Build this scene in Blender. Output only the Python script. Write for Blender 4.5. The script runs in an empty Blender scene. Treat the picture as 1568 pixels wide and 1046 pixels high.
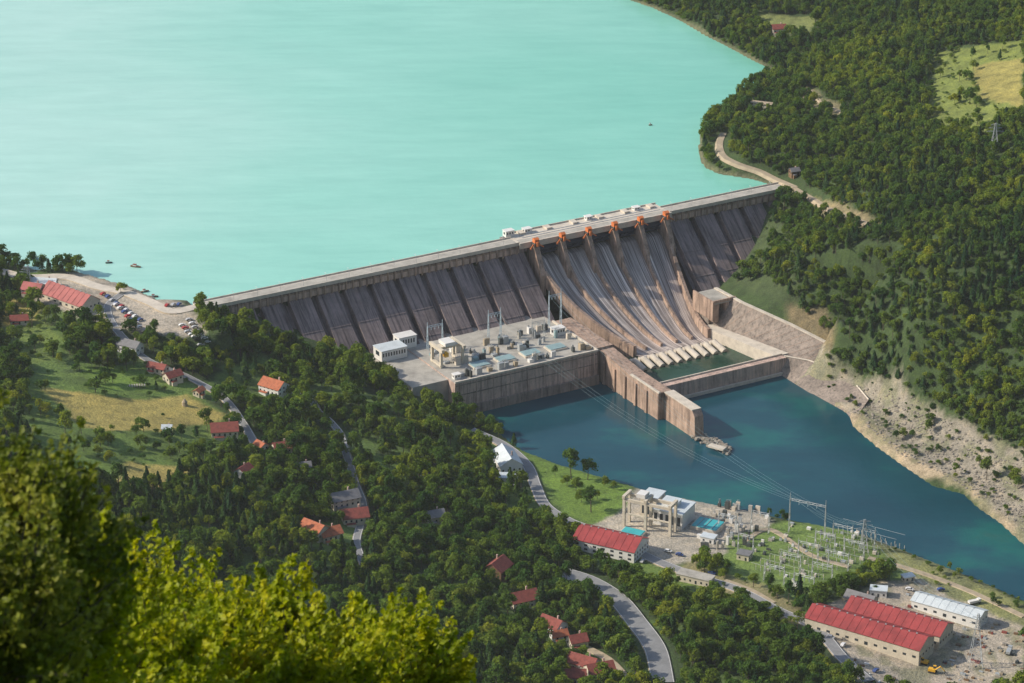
import bpy, math, random
import numpy as np
from mathutils import Vector, Matrix
random.seed(7); rng=np.random.default_rng(11)
sc=bpy.context.scene
COL=sc.collection
# ------------------------------------------------------------------ camera
CH=843.0; DEP=math.radians(23); F=4500.0
cd,sd=math.cos(DEP),math.sin(DEP)
cam=bpy.data.cameras.new("camera"); camo=bpy.data.objects.new("camera",cam); COL.objects.link(camo)
cam.sensor_width=36; cam.lens=36*F/1568; cam.clip_start=1; cam.clip_end=20000
cam.dof.use_dof=True; cam.dof.focus_distance=2050; cam.dof.aperture_fstop=2.8
camo.location=(0,0,CH); camo.rotation_euler=(math.pi/2-DEP,0,0); sc.camera=camo
# survey helper: bearing -> point on the horizontal plane z
def W(u,v,z):
    a=(u-784)/F; b=(v-523)/F
    T=(CH-z)/(sd+cd*b)
    return (a*T,(cd-sd*b)*T,z)
# ------------------------------------------------------------------ dam frame
L0=np.array(W(300,468,68)[:2]); R0=np.array(W(1200,283,68)[:2])
E=(R0-L0); DL=float(np.hypot(*E)); E=E/DL; N=np.array([E[1],-E[0]])
def D(s,t,z=0): return (L0[0]+E[0]*s+N[0]*t, L0[1]+E[1]*s+N[1]*t, z)
def ST(x,y):
    rx=x-L0[0]; ry=y-L0[1]
    return rx*E[0]+ry*E[1], rx*N[0]+ry*N[1]
DANG=math.atan2(E[1],E[0])
# ------------------------------------------------------------------ noise + polygons
def vnoise(x,y,seed=0):
    xi=np.floor(x).astype(np.int64); yi=np.floor(y).astype(np.int64); xf=x-xi; yf=y-yi
    def hsh(a,b):
        n=(a*374761393+b*668265263+seed*974711)&0x7fffffff
        n=((n^(n>>13))*1274126177)&0x7fffffff
        return ((n^(n>>16))&0xffff)/65535.0
    u=xf*xf*(3-2*xf); v=yf*yf*(3-2*yf)
    return (hsh(xi,yi)*(1-u)+hsh(xi+1,yi)*u)*(1-v)+(hsh(xi,yi+1)*(1-u)+hsh(xi+1,yi+1)*u)*v
def fbm(x,y,seed=0,o=4):
    r=0;a=.5
    for i in range(o):
        r=r+a*vnoise(x*2**i,y*2**i,seed+i); a*=.5
    return r/(1-.5**o)
def polydist(x,y,P,closed=True):
    d=np.full(x.shape,1e12); n=len(P)
    for i in range(n if closed else n-1):
        ax,ay=P[i][0],P[i][1]; bx,by=P[(i+1)%n][0],P[(i+1)%n][1]
        dx,dy=bx-ax,by-ay; l=dx*dx+dy*dy+1e-9
        t=np.clip(((x-ax)*dx+(y-ay)*dy)/l,0,1)
        d=np.minimum(d,(x-ax-t*dx)**2+(y-ay-t*dy)**2)
    return np.sqrt(d)
def inside(x,y,P):
    r=np.zeros(x.shape,bool); n=len(P); j=n-1
    for i in range(n):
        xi,yi=P[i][0],P[i][1]; xj,yj=P[j][0],P[j][1]
        c=((yi>y)!=(yj>y))&(x<(xj-xi)*(y-yi)/((yj-yi) if yj!=yi else 1e-9)+xi)
        r^=c; j=i
    return r
def sdist(x,y,P):
    d=polydist(x,y,P); return np.where(inside(x,y,P),-d,d)
def sstep(x,a,b):
    t=np.clip((x-a)/(b-a),0,1); return t*t*(3-2*t)
ZL=65.0
lake=[D(495,0)]+[W(u,v,ZL) for u,v in [(1150,274),(1100,266),(1078,255),(1070,232),(1074,202),(1090,178),(1128,150),(1150,128),(1196,117),(1170,101),(1130,80),(1095,62),(1050,36),(1000,12),(965,0)]]
lake+=[(70,2800,0),(0,3200,0),(-100,4500,0),(-1500,4600,0),(-1600,2600,0),(-900,2250,0),(-520,2030,0)]
lake+=[W(u,v,ZL) for u,v in [(0,402),(60,418),(100,412),(150,428),(205,443),(240,463),(285,464)]]+[D(0,0)]
rivL=[W(u,v,0) for u,v in [(735,632),(752,655),(775,672),(800,690),(850,710),(975,747),(1010,757),(1130,780),(1200,795),(1310,815),(1400,850),(1490,885),(1568,920)]]
rivR=[W(u,v,0) for u,v in [(1568,835),(1530,800),(1500,780),(1475,757),(1430,745),(1380,712),(1340,682),(1308,655),(1300,635),(1260,610),(1195,577)]]
river=rivL+[(430,1480,0),(680,1340,0),(1500,1200,0),(1500,1300,0),(700,1450,0),(450,1560,0)]+rivR
river+=[D(*q) for q in [(377,172),(366,120),(362,97),(362,66),(264,66),(258,112),(253,118),(150,118)]]
ctrl=[(-150,420,72),(0,430,70),(100,450,69),(200,458,68),(290,474,67.5),(0,520,72),(150,540,66),(300,520,60),(420,512,48),(480,542,36),(560,562,27),
(0,600,80),(150,620,66),(300,640,52),(400,620,44),(500,600,32),(600,600,24),(700,660,12),(755,690,5),(0,700,84),(200,730,64),(400,740,46),(550,760,30),(650,780,20),(740,730,10),(820,790,6),
(0,850,92),(200,870,72),(400,880,50),(600,880,30),(750,870,17),(850,860,9),(0,1046,115),(200,1046,90),(400,1046,66),(600,1046,46),(800,1046,32),(900,950,16),(1000,900,8),(1000,1000,22),(1100,960,15),(1150,1046,24),(1300,1046,18),(1250,950,10),(1400,930,7),(1568,1000,7),(1400,1046,9),(1568,1100,9),(800,1200,60),(0,1200,160),(1400,1200,30),(-200,800,120),(-200,1046,150),(-300,600,105),(-300,480,90),
(980,780,4.5),(1050,800,5),(1200,830,5),(1300,850,5),(1130,870,6),(930,790,4.5),(900,760,3.5),(1450,890,3.5),
(1115,430,23),(1160,370,40),(1190,310,60),(1205,283,68),(1245,300,72),(1180,440,38),(1140,470,25),(1230,400,58),(1230,500,30),(1290,572,12),(1350,600,12),(1400,600,22),(1480,660,16),(1568,700,18),(1400,500,60),(1300,500,42),(1300,400,72),(1568,500,72),(1400,400,88),(1480,450,82),(1568,300,112),(1300,300,86),(1400,250,100),(1568,200,124),(1480,130,112),(1568,100,126),(1568,0,130),(1400,30,105),(1300,100,88),(1250,200,84),(1150,200,74),(1120,250,71),(1100,30,74),(1200,60,78),(1250,20,85),(1400,-150,130),(1100,-150,95),(1700,-150,170),(1750,200,165),(1750,450,110),(1750,650,60)]
cp=[W(*c) for c in ctrl]+[p[:2]+(0.5,) for p in rivL+rivR]+[p[:2]+(65.5,) for p in lake[1:16]]
cp+=[D(200,90,0),D(300,60,-5),D(330,30,5),D(150,60,12),D(370,130,8),D(385,185,10)]
cp=np.array(cp,float)
def tps(r): 
    r=np.maximum(r,1e-6); return r*r*np.log(r)
S=1/500.
X=cp[:,:2]*S; n=len(X)
K=tps(np.linalg.norm(X[:,None]-X[None],axis=2))+np.eye(n)*1e-4
Pm=np.c_[np.ones(n),X]; A=np.block([[K,Pm],[Pm.T,np.zeros((3,3))]])
sol=np.linalg.solve(A,np.r_[cp[:,2],0,0,0])
def rbf(x,y):
    x=x*S;y=y*S; o=sol[n]+sol[n+1]*x+sol[n+2]*y
    for i in range(n): o=o+sol[i]*tps(np.hypot(x-X[i,0],y-X[i,1]))
    return o
def axis(a,b,st,lo,hi,k):
    m=np.arange(a,b+.1,st); c1=a-(a-lo)*(np.linspace(1,0,k,endpoint=False)**1.8); c2=b+(hi-b)*(np.linspace(0,1,k+1)[1:]**1.8)
    return np.r_[c1,m,c2]
xs=axis(-560,560,3.0,-5000,5000,34); ys=axis(1180,2860,3.0,-1500,9000,46)
ys=np.unique(np.round(np.r_[ys,np.arange(-20,90,2.),np.arange(96,400,8.)],2))
GX,GY=np.meshgrid(xs,ys)
H=np.clip(rbf(GX,GY),-15,260)
w=np.maximum(sstep(np.abs(GX),580,1200),sstep(GY,2900,3500))
gen=130+220*fbm(GX/900,GY/900,5)+.1*np.maximum(0,np.abs(GX)-800)
H=H*(1-w)+gen*w
hill=np.interp(GY,[-1500,-50,0,2,5,12,54,75,250,700,1180,1400],[900,845,841.4,840,836,828,806,780,560,290,95,60])+12*(fbm(GX/60,GY/60,9)-.5)*sstep(GY,90,200)+.12*np.abs(GX)*sstep(GY,100,400)
w=sstep(GY,1120,1330); H=hill*(1-w)+H*w
H=H+3.0*(fbm(GX/45,GY/45,3)-.5)*sstep(H,9,25)*sstep(GY,400,900)
dl=sdist(GX,GY,lake); s_,t_=ST(GX,GY)
behind=~((s_>0)&(s_<495)&(t_>4))
H=np.where((dl<0),np.minimum(H,ZL-.3-np.minimum(15,.4*-dl)),np.where(behind&(dl<60)&(GY>1500),np.maximum(H,ZL+.3+np.minimum(3,.25*dl)),H))
dr=sdist(GX,GY,river)
H=np.where(dr<0,np.minimum(H,-.4-np.minimum(10,.4*-dr)),np.where(dr<40,np.maximum(H,.3+np.minimum(3.5,.4*dr)),H))
m=(s_>100)&(s_<258)&(t_>50)&(t_<125); H=np.where(m,np.minimum(H,21),H)
# excavation under the stilling basin and its right-hand apron
sin_=366+.167*(t_-66); sout=np.interp(t_,[66,108,150,192],[384,384,398,410]); ztop=np.interp(t_,[66,108,150,192],[29,30,25,18]); apz=11+(ztop-11)*np.clip((s_-sin_)/(sout-sin_),0,1)
m=(t_>58)&(t_<191)&(s_>255)&(s_<sout+1); H=np.where(m,np.minimum(H,np.where(s_<sin_+3,-3,apz-7)),H)
m=(t_>80)&(t_<205)&(s_>=sout+1)&(s_<sout+45); H=np.where(m,np.minimum(H,ztop-1.2+.75*(s_-sout-1)),H)
def hgt(x,y):
    x=np.asarray(x,float);y=np.asarray(y,float)
    i=np.clip(np.searchsorted(xs,x)-1,0,len(xs)-2); j=np.clip(np.searchsorted(ys,y)-1,0,len(ys)-2)
    fx=(x-xs[i])/(xs[i+1]-xs[i]); fy=(y-ys[j])/(ys[j+1]-ys[j])
    return (H[j,i]*(1-fx)+H[j,i+1]*fx)*(1-fy)+(H[j+1,i]*(1-fx)+H[j+1,i+1]*fx)*fy
def G(u,v):
    a=(u-784)/F;b=(v-523)/F
    T=np.arange(1350,3300,1.5); X_=a*T;Y_=(cd-sd*b)*T;Z_=CH-(sd+cd*b)*T
    k=np.argmax(Z_<hgt(X_,Y_))
    return (X_[k],Y_[k],float(hgt(X_[k],Y_[k])))
# ------------------------------------------------------------------ materials
MATS={}
def newmat(name):
    m=bpy.data.materials.new(name); m.use_nodes=True; nt=m.node_tree; nt.nodes.clear()
    o=nt.nodes.new("ShaderNodeOutputMaterial"); return m,nt,o
def ramp(nt,fac,cols):
    r=nt.nodes.new("ShaderNodeValToRGB"); e=r.color_ramp.elements
    while len(e)<len(cols): e.new(.5)
    for k,(p,c) in enumerate(cols): e[k].position=p; e[k].color=(*c,1)
    nt.links.new(fac,r.inputs[0]); return r.outputs[0]
def noise(nt,scale,vec=None,detail=5,rough=.6,mapping=None,rot=None,vtype='POINT'):
    nn=nt.nodes.new("ShaderNodeTexNoise"); nn.inputs['Scale'].default_value=scale; nn.inputs['Detail'].default_value=detail; nn.inputs['Roughness'].default_value=rough
    if vec is None:
        g=nt.nodes.new("ShaderNodeNewGeometry"); vec=g.outputs['Position']
    if mapping:
        mp=nt.nodes.new("ShaderNodeMapping"); mp.vector_type=vtype; mp.inputs['Scale'].default_value=mapping
        if rot: mp.inputs['Rotation'].default_value=(0,0,rot)
        nt.links.new(vec,mp.inputs[0]); vec=mp.outputs[0]
    nt.links.new(vec,nn.inputs['Vector']); return nn.outputs[0]
def mix(nt,a,b,fac,mode='MIX'):
    mx=nt.nodes.new("ShaderNodeMix"); mx.data_type='RGBA'; mx.blend_type=mode
    for s,val in ((mx.inputs[0],fac),(mx.inputs[6],a),(mx.inputs[7],b)):
        if hasattr(val,'links'): nt.links.new(val,s)
        elif isinstance(val,(int,float)): s.default_value=val
        else: s.default_value=(*val,1)
    return mx.outputs[2]
def stdmat(name,c,rough=.8,var=.35,scale=.25,streak=0,metal=0,bump=0,along=False):
    if name in MATS: return MATS[name]
    m,nt,o=newmat(name); b=nt.nodes.new("ShaderNodeBsdfPrincipled"); nt.links.new(b.outputs[0],o.inputs[0])
    dark=tuple(x*(1-var) for x in c); lite=tuple(min(1,x*(1+var*.7)) for x in c)
    col=ramp(nt,noise(nt,scale),[(.3,dark),(.5,c),(.72,lite)])
    col=mix(nt,col,ramp(nt,noise(nt,scale*9),[(.3,(.75,.75,.75)),(.7,(1.1,1.1,1.1))]),.6,'MULTIPLY')
    if streak:
        if along: st=noise(nt,1,mapping=(2.0,40,40),rot=DANG,vtype='TEXTURE',detail=6,rough=.72)
        else: st=noise(nt,1,mapping=(.45,.45,.03),detail=6,rough=.75)
        col=mix(nt,col,ramp(nt,st,[(.36,(.28,.25,.26)),(.50,(1,1,1)),(.64,(1.4,1.3,1.25))]),streak,'MULTIPLY')
    nt.links.new(col,b.inputs['Base Color']); b.inputs['Roughness'].default_value=rough; b.inputs['Metallic'].default_value=metal
    if bump:
        bp=nt.nodes.new("ShaderNodeBump"); bp.inputs['Strength'].default_value=bump; bp.inputs['Distance'].default_value=.5; nt.links.new(noise(nt,scale*6),bp.inputs['Height']); nt.links.new(bp.outputs[0],b.inputs['Normal'])
    MATS[name]=m; return m
dam_c=stdmat("dam_concrete",(.21,.17,.17),.85,.3,.05,1,bump=.3,along=True)
pier_c=stdmat("pier_concrete",(.38,.275,.215),.85,.35,.1,.8)
wall_c=stdmat("wall_concrete",(.52,.39,.33),.85,.25,.08,.7)
pale_c=stdmat("pale_concrete",(.60,.54,.46),.85,.2,.2)
deck_c=stdmat("deck_concrete",(.40,.38,.34),.85,.3,.12)
apron_c=stdmat("apron_concrete",(.26,.22,.19),.9,.35,.07,.7)
asph=stdmat("asphalt",(.24,.245,.255),.9,.2,.1)
dirt=stdmat("dirt_road",(.40,.33,.235),.95,.25,.2)
white=stdmat("white_paint",(.75,.74,.72),.5,.08,.3)
cream=stdmat("cream_plaster",(.60,.54,.44),.8,.15,.3)
glass=stdmat("window_glass",(.03,.04,.05),.15,.2,.5)
redroof=stdmat("red_metal_roof",(.32,.045,.045),.6,.3,.12)
salmon=stdmat("faded_red_roof",(.40,.115,.105),.7,.25,.2)
tile=stdmat("orange_tile_roof",(.42,.13,.06),.8,.35,.5)
tile2=stdmat("dark_red_tile_roof",(.24,.06,.045),.8,.35,.5)
greyroof=stdmat("grey_roof",(.18,.18,.19),.7,.2,.4)
whiteroof=stdmat("white_metal_roof",(.58,.64,.68),.5,.12,.15)
orange=stdmat("orange_paint",(.68,.19,.05),.6,.3,.4)
navy=stdmat("gate_blue_steel",(.025,.04,.07),.5,.3,.4)
steel=stdmat("galvanised_steel",(.42,.45,.47),.5,.1,.5,metal=.2)
bluesteel=stdmat("pale_blue_steel",(.38,.48,.55),.5,.1,.5)
teal=stdmat("teal_roof",(.05,.42,.46),.4,.15,.2)
hatch=stdmat("hatch_cover",(.26,.38,.40),.5,.15,.2)
darkc=stdmat("dark_machinery",(.06,.07,.07),.6,.3,.5)
rubber=stdmat("tyre_rubber",(.02,.02,.02),.9,.1,1)
yellow=stdmat("yellow_paint",(.75,.42,.03),.5,.15,.5)
bark=stdmat("bark",(.10,.08,.06),.95,.3,3)
rockm=stdmat("rock",(.30,.27,.23),.95,.4,.3,bump=.5)
wood=stdmat("timber",(.18,.11,.06),.8,.3,.5)
def water(name,stops,rough,bump,scale,nscale,dist=.3,sky_glare=None):
    m,nt,o=newmat(name); b=nt.nodes.new("ShaderNodeBsdfPrincipled"); nt.links.new(b.outputs[0],o.inputs[0])
    n1=noise(nt,nscale,detail=5,mapping=(1,1.7,1),rot=.5); col=ramp(nt,n1,stops)
    if sky_glare:   # sky glare painted into base colour: whiter westward, greener toward the eastern shore
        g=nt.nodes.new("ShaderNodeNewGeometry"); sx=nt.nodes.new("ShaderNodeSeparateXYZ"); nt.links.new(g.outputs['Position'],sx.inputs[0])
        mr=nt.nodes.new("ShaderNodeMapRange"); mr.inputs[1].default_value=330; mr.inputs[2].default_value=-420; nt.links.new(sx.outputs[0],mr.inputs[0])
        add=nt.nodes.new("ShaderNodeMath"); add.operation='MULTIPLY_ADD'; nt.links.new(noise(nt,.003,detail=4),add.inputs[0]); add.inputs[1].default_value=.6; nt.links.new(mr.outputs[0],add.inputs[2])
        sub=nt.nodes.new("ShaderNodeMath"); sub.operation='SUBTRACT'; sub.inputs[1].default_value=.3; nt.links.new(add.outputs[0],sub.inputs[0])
        col=mix(nt,ramp(nt,sub.outputs[0],sky_glare),col,.25)
    col=mix(nt,col,ramp(nt,noise(nt,1,detail=6,rough=.7,mapping=(.012,.05,1),rot=-.35),[(.35,(.90,.93,.93)),(.65,(1.06,1.04,1.04))]),1,'MULTIPLY')
    nt.links.new(col,b.inputs['Base Color'])
    b.inputs['Roughness'].default_value=rough; b.inputs['IOR'].default_value=1.333
    bp=nt.nodes.new("ShaderNodeBump"); bp.inputs['Strength'].default_value=bump; bp.inputs['Distance'].default_value=dist
    nt.links.new(noise(nt,scale,detail=8,rough=.65,mapping=(1,.6,1)),bp.inputs['Height']); nt.links.new(bp.outputs[0],b.inputs['Normal'])
    return m
lakem=water("lake_water",[(.3,(.22,.54,.45)),(.5,(.28,.60,.51)),(.7,(.35,.64,.56))],.25,.7,.12,.0016,sky_glare=[(0,(.12,.47,.36)),(.3,(.205,.565,.46)),(.65,(.30,.645,.555)),(1,(.47,.73,.675))])
rivm=water("river_water",[(.3,(.006,.048,.075)),(.52,(.010,.068,.095)),(.64,(.012,.12,.115)),(.8,(.05,.085,.07))],.12,.5,.2,.008)
basinm=water("basin_water",[(.3,(.015,.045,.03)),(.7,(.03,.08,.05))],.12,.3,.4,.02)
# ------------------------------------------------------------------ mesh builder
class MB:
    def __init__(s): s.v=[];s.f=[];s.m=[];s.mats=[]
    def mi(s,m):
        if m not in s.mats: s.mats.append(m)
        return s.mats.index(m)
    def add(s,vs,fs,mat):
        k=len(s.v); s.v+= [tuple(map(float,p)) for p in vs]; i=s.mi(mat)
        for f in fs: s.f.append(tuple(a+k for a in f)); s.m.append(i)
    def box(s,x,y,z,w,d,h,mat,ang=0,taper=0):
        c,sn=math.cos(ang),math.sin(ang); vs=[]
        for zz,q in ((z,1),(z+h,1-taper)):
            for px,py in ((-w/2,-d/2),(w/2,-d/2),(w/2,d/2),(-w/2,d/2)):
                px*=q;py*=q; vs.append((x+px*c-py*sn,y+px*sn+py*c,zz))
        s.add(vs,[(0,3,2,1),(4,5,6,7),(0,1,5,4),(1,2,6,5),(2,3,7,6),(3,0,4,7)],mat)
    def beam(s,p,q,r,mat,n=4,r2=None):
        p=Vector(p);q=Vector(q);d=(q-p)
        if d.length<1e-6:return
        d.normalize(); a=d.orthogonal().normalized(); b=d.cross(a); r2=r if r2 is None else r2; vs=[]
        for c,rr in ((p,r),(q,r2)):
            for i in range(n):
                t=2*math.pi*(i+.5)/n; vs.append(c+(a*math.cos(t)+b*math.sin(t))*rr)
        s.add(vs,[(i,(i+1)%n,n+(i+1)%n,n+i) for i in range(n)]+[tuple(range(n-1,-1,-1)),tuple(range(n,2*n))],mat)
    def prism(s,sec,p0,p1,mat,cap=True):
        """sec: list of (t,z) ; p0,p1 : s range in dam frame"""
        n=len(sec); vs=[D(p0,t,z) for t,z in sec]+[D(p1,t,z) for t,z in sec]
        fs=[(i,(i+1)%n,n+(i+1)%n,n+i) for i in range(n)]
        if cap: fs+=[tuple(range(n-1,-1,-1)),tuple(range(n,2*n))]
        s.add(vs,fs,mat)
    def dbox(s,s0,s1,t0,t1,z0,z1,mat):
        s.prism([(t0,z0),(t1,z0),(t1,z1),(t0,z1)],s0,s1,mat)
    def gable(s,x,y,z,w,d,h,mat,ang,wallm,over=.6):
        c,sn=math.cos(ang),math.sin(ang)
        def R(a,b,zz): return (x+a*c-b*sn,y+a*sn+b*c,zz)
        W2,D2=w/2,d/2
        s.add([R(-W2,-D2,z),R(-W2,D2,z),R(-W2,0,z+h),R(W2,-D2,z),R(W2,D2,z),R(W2,0,z+h)],[(0,1,2),(3,5,4)],wallm)
        wo=W2+over; k=over*h/D2; th=.25
        for sg in (-1,1):
            vs=[R(-wo,sg*(D2+over),z-k),R(wo,sg*(D2+over),z-k),R(wo,0,z+h),R(-wo,0,z+h)]
            vs+=[(a,b,q+th) for a,b,q in vs]
            s.add(vs,[(0,1,2,3),(4,5,6,7),(0,1,5,4),(1,2,6,5),(3,0,4,7)],mat)
    def done(s,name,fix=True,smooth=False):
        me=bpy.data.meshes.new(name); me.from_pydata(s.v,[],s.f); me.polygons.foreach_set("material_index",s.m)
        for m in s.mats: me.materials.append(m)
        if smooth: me.polygons.foreach_set("use_smooth",[True]*len(s.f))
        if fix:
            import bmesh
            bm=bmesh.new(); bm.from_mesh(me); bmesh.ops.recalc_face_normals(bm,faces=bm.faces); bm.to_mesh(me); bm.free()
        me.update(); ob=bpy.data.objects.new(name,me); COL.objects.link(ob); return ob
def npmesh(name,V,Fq,mats,smooth=False):
    me=bpy.data.meshes.new(name); V=np.asarray(V,np.float32); Fq=np.asarray(Fq,np.int32); k=Fq.shape[1]
    me.vertices.add(len(V)); me.vertices.foreach_set("co",V.ravel()); me.loops.add(Fq.size); me.loops.foreach_set("vertex_index",Fq.ravel())
    me.polygons.add(len(Fq)); me.polygons.foreach_set("loop_start",np.arange(0,Fq.size,k,dtype=np.int32)); me.polygons.foreach_set("loop_total",np.full(len(Fq),k,np.int32))
    if smooth: me.polygons.foreach_set("use_smooth",np.ones(len(Fq),bool))
    for m in mats: me.materials.append(m)
    me.update(calc_edges=True); me.validate(); return me
# ------------------------------------------------------------------ zones & terrain
def PZ(l): return [G(u,v) for u,v in l]
Zgreen=(.115,.185,.035); Zyel=(.38,.31,.09); Zrock=(.285,.255,.21); Zsand=(.40,.32,.22); Zgrav=(.40,.35,.29); Zbrite=(.125,.21,.032); Zconc=(.38,.345,.295)
zones=[([(45,575),(230,560),(300,590),(350,640),(370,685),(300,725),(180,750),(60,715),(40,620)],Zgreen),
([(60,592),(190,612),(290,604),(350,640),(250,662),(130,657)],Zyel),([(190,708),(295,716),(260,748),(175,742)],Zyel),
([(120,560),(220,560),(240,600),(150,598)],Zbrite),
([(0,440),(50,470),(90,520),(60,560),(0,560)],(.14,.20,.04)),([(0,455),(60,470),(50,495),(0,500)],Zyel),
([(60,425),(180,430),(300,478),(320,530),(280,520),(180,500),(100,480),(40,460)],Zgrav),
([(1432,78),(1568,62),(1568,170),(1500,205),(1420,190),(1425,130)],(.17,.21,.045)),([(1490,100),(1568,90),(1568,165),(1500,150)],(.29,.26,.075)),
([(1160,20),(1250,25),(1240,60),(1160,50)],(.17,.20,.06)),([(1230,130),(1300,170),(1280,190),(1225,165)],(.2,.18,.1)),
([(1210,290),(1300,315),(1360,350),(1300,352),(1240,320)],(.27,.225,.125)),
([(1130,380),(1200,300),(1235,320),(1190,400),(1240,480),(1210,490),(1120,440)],(.055,.085,.028)),
([(1200,470),(1270,480),(1280,530),(1235,545)],(.20,.16,.09)),
([(1195,577),(1235,540),(1300,572),(1400,598),(1480,650),(1568,690),(1600,840),(1568,835),(1475,757),(1380,712),(1300,640)],Zrock),
([(1195,577),(1240,590),(1320,640),(1400,705),(1480,740),(1568,815),(1568,840),(1475,760),(1380,718),(1300,655)],Zsand),
([(768,664),(850,702),(978,742),(950,790),(900,806),(860,785),(832,740),(815,705)],Zbrite),
([(955,775),(1000,740),(1150,770),(1180,800),(1120,850),(1020,870),(890,815),(930,795)],Zconc),
([(1120,820),(1200,800),(1310,808),(1360,845),(1310,890),(1210,922),(1100,872)],(.13,.20,.045)),
([(960,860),(1040,870),(1060,900),(990,890)],Zgreen),
([(1310,812),(1430,860),(1568,925),(1568,965),(1400,890),(1350,850)],(.21,.22,.085)),
([(1240,945),(1330,900),(1400,885),(1568,960),(1568,1060),(1330,1060),(1280,1000)],Zgrav),
([(1050,860),(1180,900),(1260,950),(1200,960),(1120,915),(1040,885)],(.24,.22,.11)),
([(390,590),(460,602),(462,628),(405,635),(380,612)],Zgreen),([(465,802),(520,795),(565,820),(550,852),(485,845)],Zgreen),
([(595,800),(640,790),(680,810),(640,825)],Zgreen),([(830,995),(890,985),(950,1020),(970,1046),(870,1046)],Zgreen)]
zw=[(PZ(p),c) for p,c in zones]
wx=GX+9*(fbm(GX/14,GY/14,21)-.5); wy=GY+14*(fbm(GX/14,GY/14,22)-.5)
clear=fbm(GX/38,GY/38,41); 
C=np.zeros(GX.shape+(3,)); C[:]=(.042,.075,.02)
cw=sstep(clear,.60,.66)[...,None]*((GX<60)|(GY<1700))[...,None]
C=C*(1-cw)+np.array((.10,.165,.035))*cw
bb=(np.abs(GX)<700)&(GY>1150)&(GY<3000)
for P_,c in zw:
    d=np.full(GX.shape,99.); d[bb]=sdist(wx[bb],wy[bb],P_); w=(1-sstep(d,-2,2))[...,None]; C=C*(1-w)+np.array(c)*w
mott=fbm(GX/22,GY/22,61)[...,None]; rm=fbm(GX/9,GY/16,62)[...,None]; C=C*(.74+.56*mott)
w=(sstep(rm,.48,.62))*(.6)*((C[...,0:1]>.17)&(GX[...,None]>200)&(GY[...,None]<1950)); C=C*(1-w)+np.array((.16,.175,.09))*w
# shore strip of pale soil round the lake
w=((1-sstep(np.abs(dl),1,4))*.4)[...,None]; C=C*(1-w)+np.array((.30,.26,.18))*w
ny,nx=GX.shape; V=np.c_[GX.ravel(),GY.ravel(),H.ravel()]
idx=np.arange(nx*ny).reshape(ny,nx); Q=np.stack([idx[:-1,:-1],idx[:-1,1:],idx[1:,1:],idx[1:,:-1]],-1).reshape(-1,4)
m,nt,o=newmat("ground_soil_grass"); b=nt.nodes.new("ShaderNodeBsdfPrincipled"); nt.links.new(b.outputs[0],o.inputs[0]); b.inputs['Roughness'].default_value=.95
at=nt.nodes.new("ShaderNodeAttribute"); at.attribute_name="zone"
c=mix(nt,at.outputs[0],ramp(nt,noise(nt,.12,detail=8,rough=.7),[(.3,(.55,.55,.5)),(.5,(1,1,1)),(.7,(1.35,1.25,1.1))]),1,'MULTIPLY')
c=mix(nt,c,ramp(nt,noise(nt,.9,detail=4),[(.35,(.6,.62,.6)),(.65,(1.3,1.3,1.3))]),.8,'MULTIPLY'); nt.links.new(c,b.inputs['Base Color'])
bp=nt.nodes.new("ShaderNodeBump"); bp.inputs['Strength'].default_value=.7; bp.inputs['Distance'].default_value=1.2; nt.links.new(noise(nt,.5,detail=6),bp.inputs['Height']); nt.links.new(bp.outputs[0],b.inputs['Normal'])
me=npmesh("terrain",V,Q,[m],True); ca=me.color_attributes.new("zone",'FLOAT_COLOR','POINT'); ca.data.foreach_set("color",np.c_[C.reshape(-1,3),np.ones(nx*ny)].astype(np.float32).ravel())
ob=bpy.data.objects.new("terrain",me); COL.objects.link(ob)
# water sheets
def sheet(name,P,z,mat,off=0):
    cx=np.array([p[:2] for p in P]); nn_=len(cx); out=[]
    area=.5*sum(cx[i][0]*cx[(i+1)%nn_][1]-cx[(i+1)%nn_][0]*cx[i][1] for i in range(nn_)); sg=1 if area>0 else -1
    for i in range(nn_):
        t=cx[(i+1)%nn_]-cx[i-1]; t=t/np.linalg.norm(t); o_=np.array([t[1],-t[0]])*sg
        q=cx[i]+o_*off; out.append((q[0],q[1],z))
    mb=MB(); mb.add(out,[tuple(range(nn_))],mat); return mb.done(name)
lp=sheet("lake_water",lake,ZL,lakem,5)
sheet("river_water",river,0,rivm,4)
# ------------------------------------------------------------------ dam
mb=MB()
full=[(-4,-10),(-4,66.5),(7,66.5),(7,60),(10,57),(80,-2),(80,-10)]
rec=[(-4,-10),(-4,66.5),(7,66.5),(7,60.5),(.5,59),(70,-2),(70,-10)]
def blocks(a,b):
    k=round((b-a)/22.4); wd=(b-a)/k
    for i in range(k):
        s0=a+i*wd; mb.prism(full,s0+2.6,s0+wd-2.6,dam_c); mb.prism(rec,s0-.0+2.6-5.2 if i else s0,s0+2.6,dam_c)
        for zq in (14,28,42):
            tq=10+(57-zq)*70/59.; mb.prism([(tq-.3,zq+.3),(tq+.12,zq+.3),(tq+.5,zq-.1),(tq+.1,zq-.1)],s0+2.65,s0+wd-2.65,dam_c)
    mb.prism(rec,b-2.6,b,dam_c)
blocks(0,262); blocks(383,495)
mb.dbox(262,383,-4,-1,-10,52,dam_c)
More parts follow.
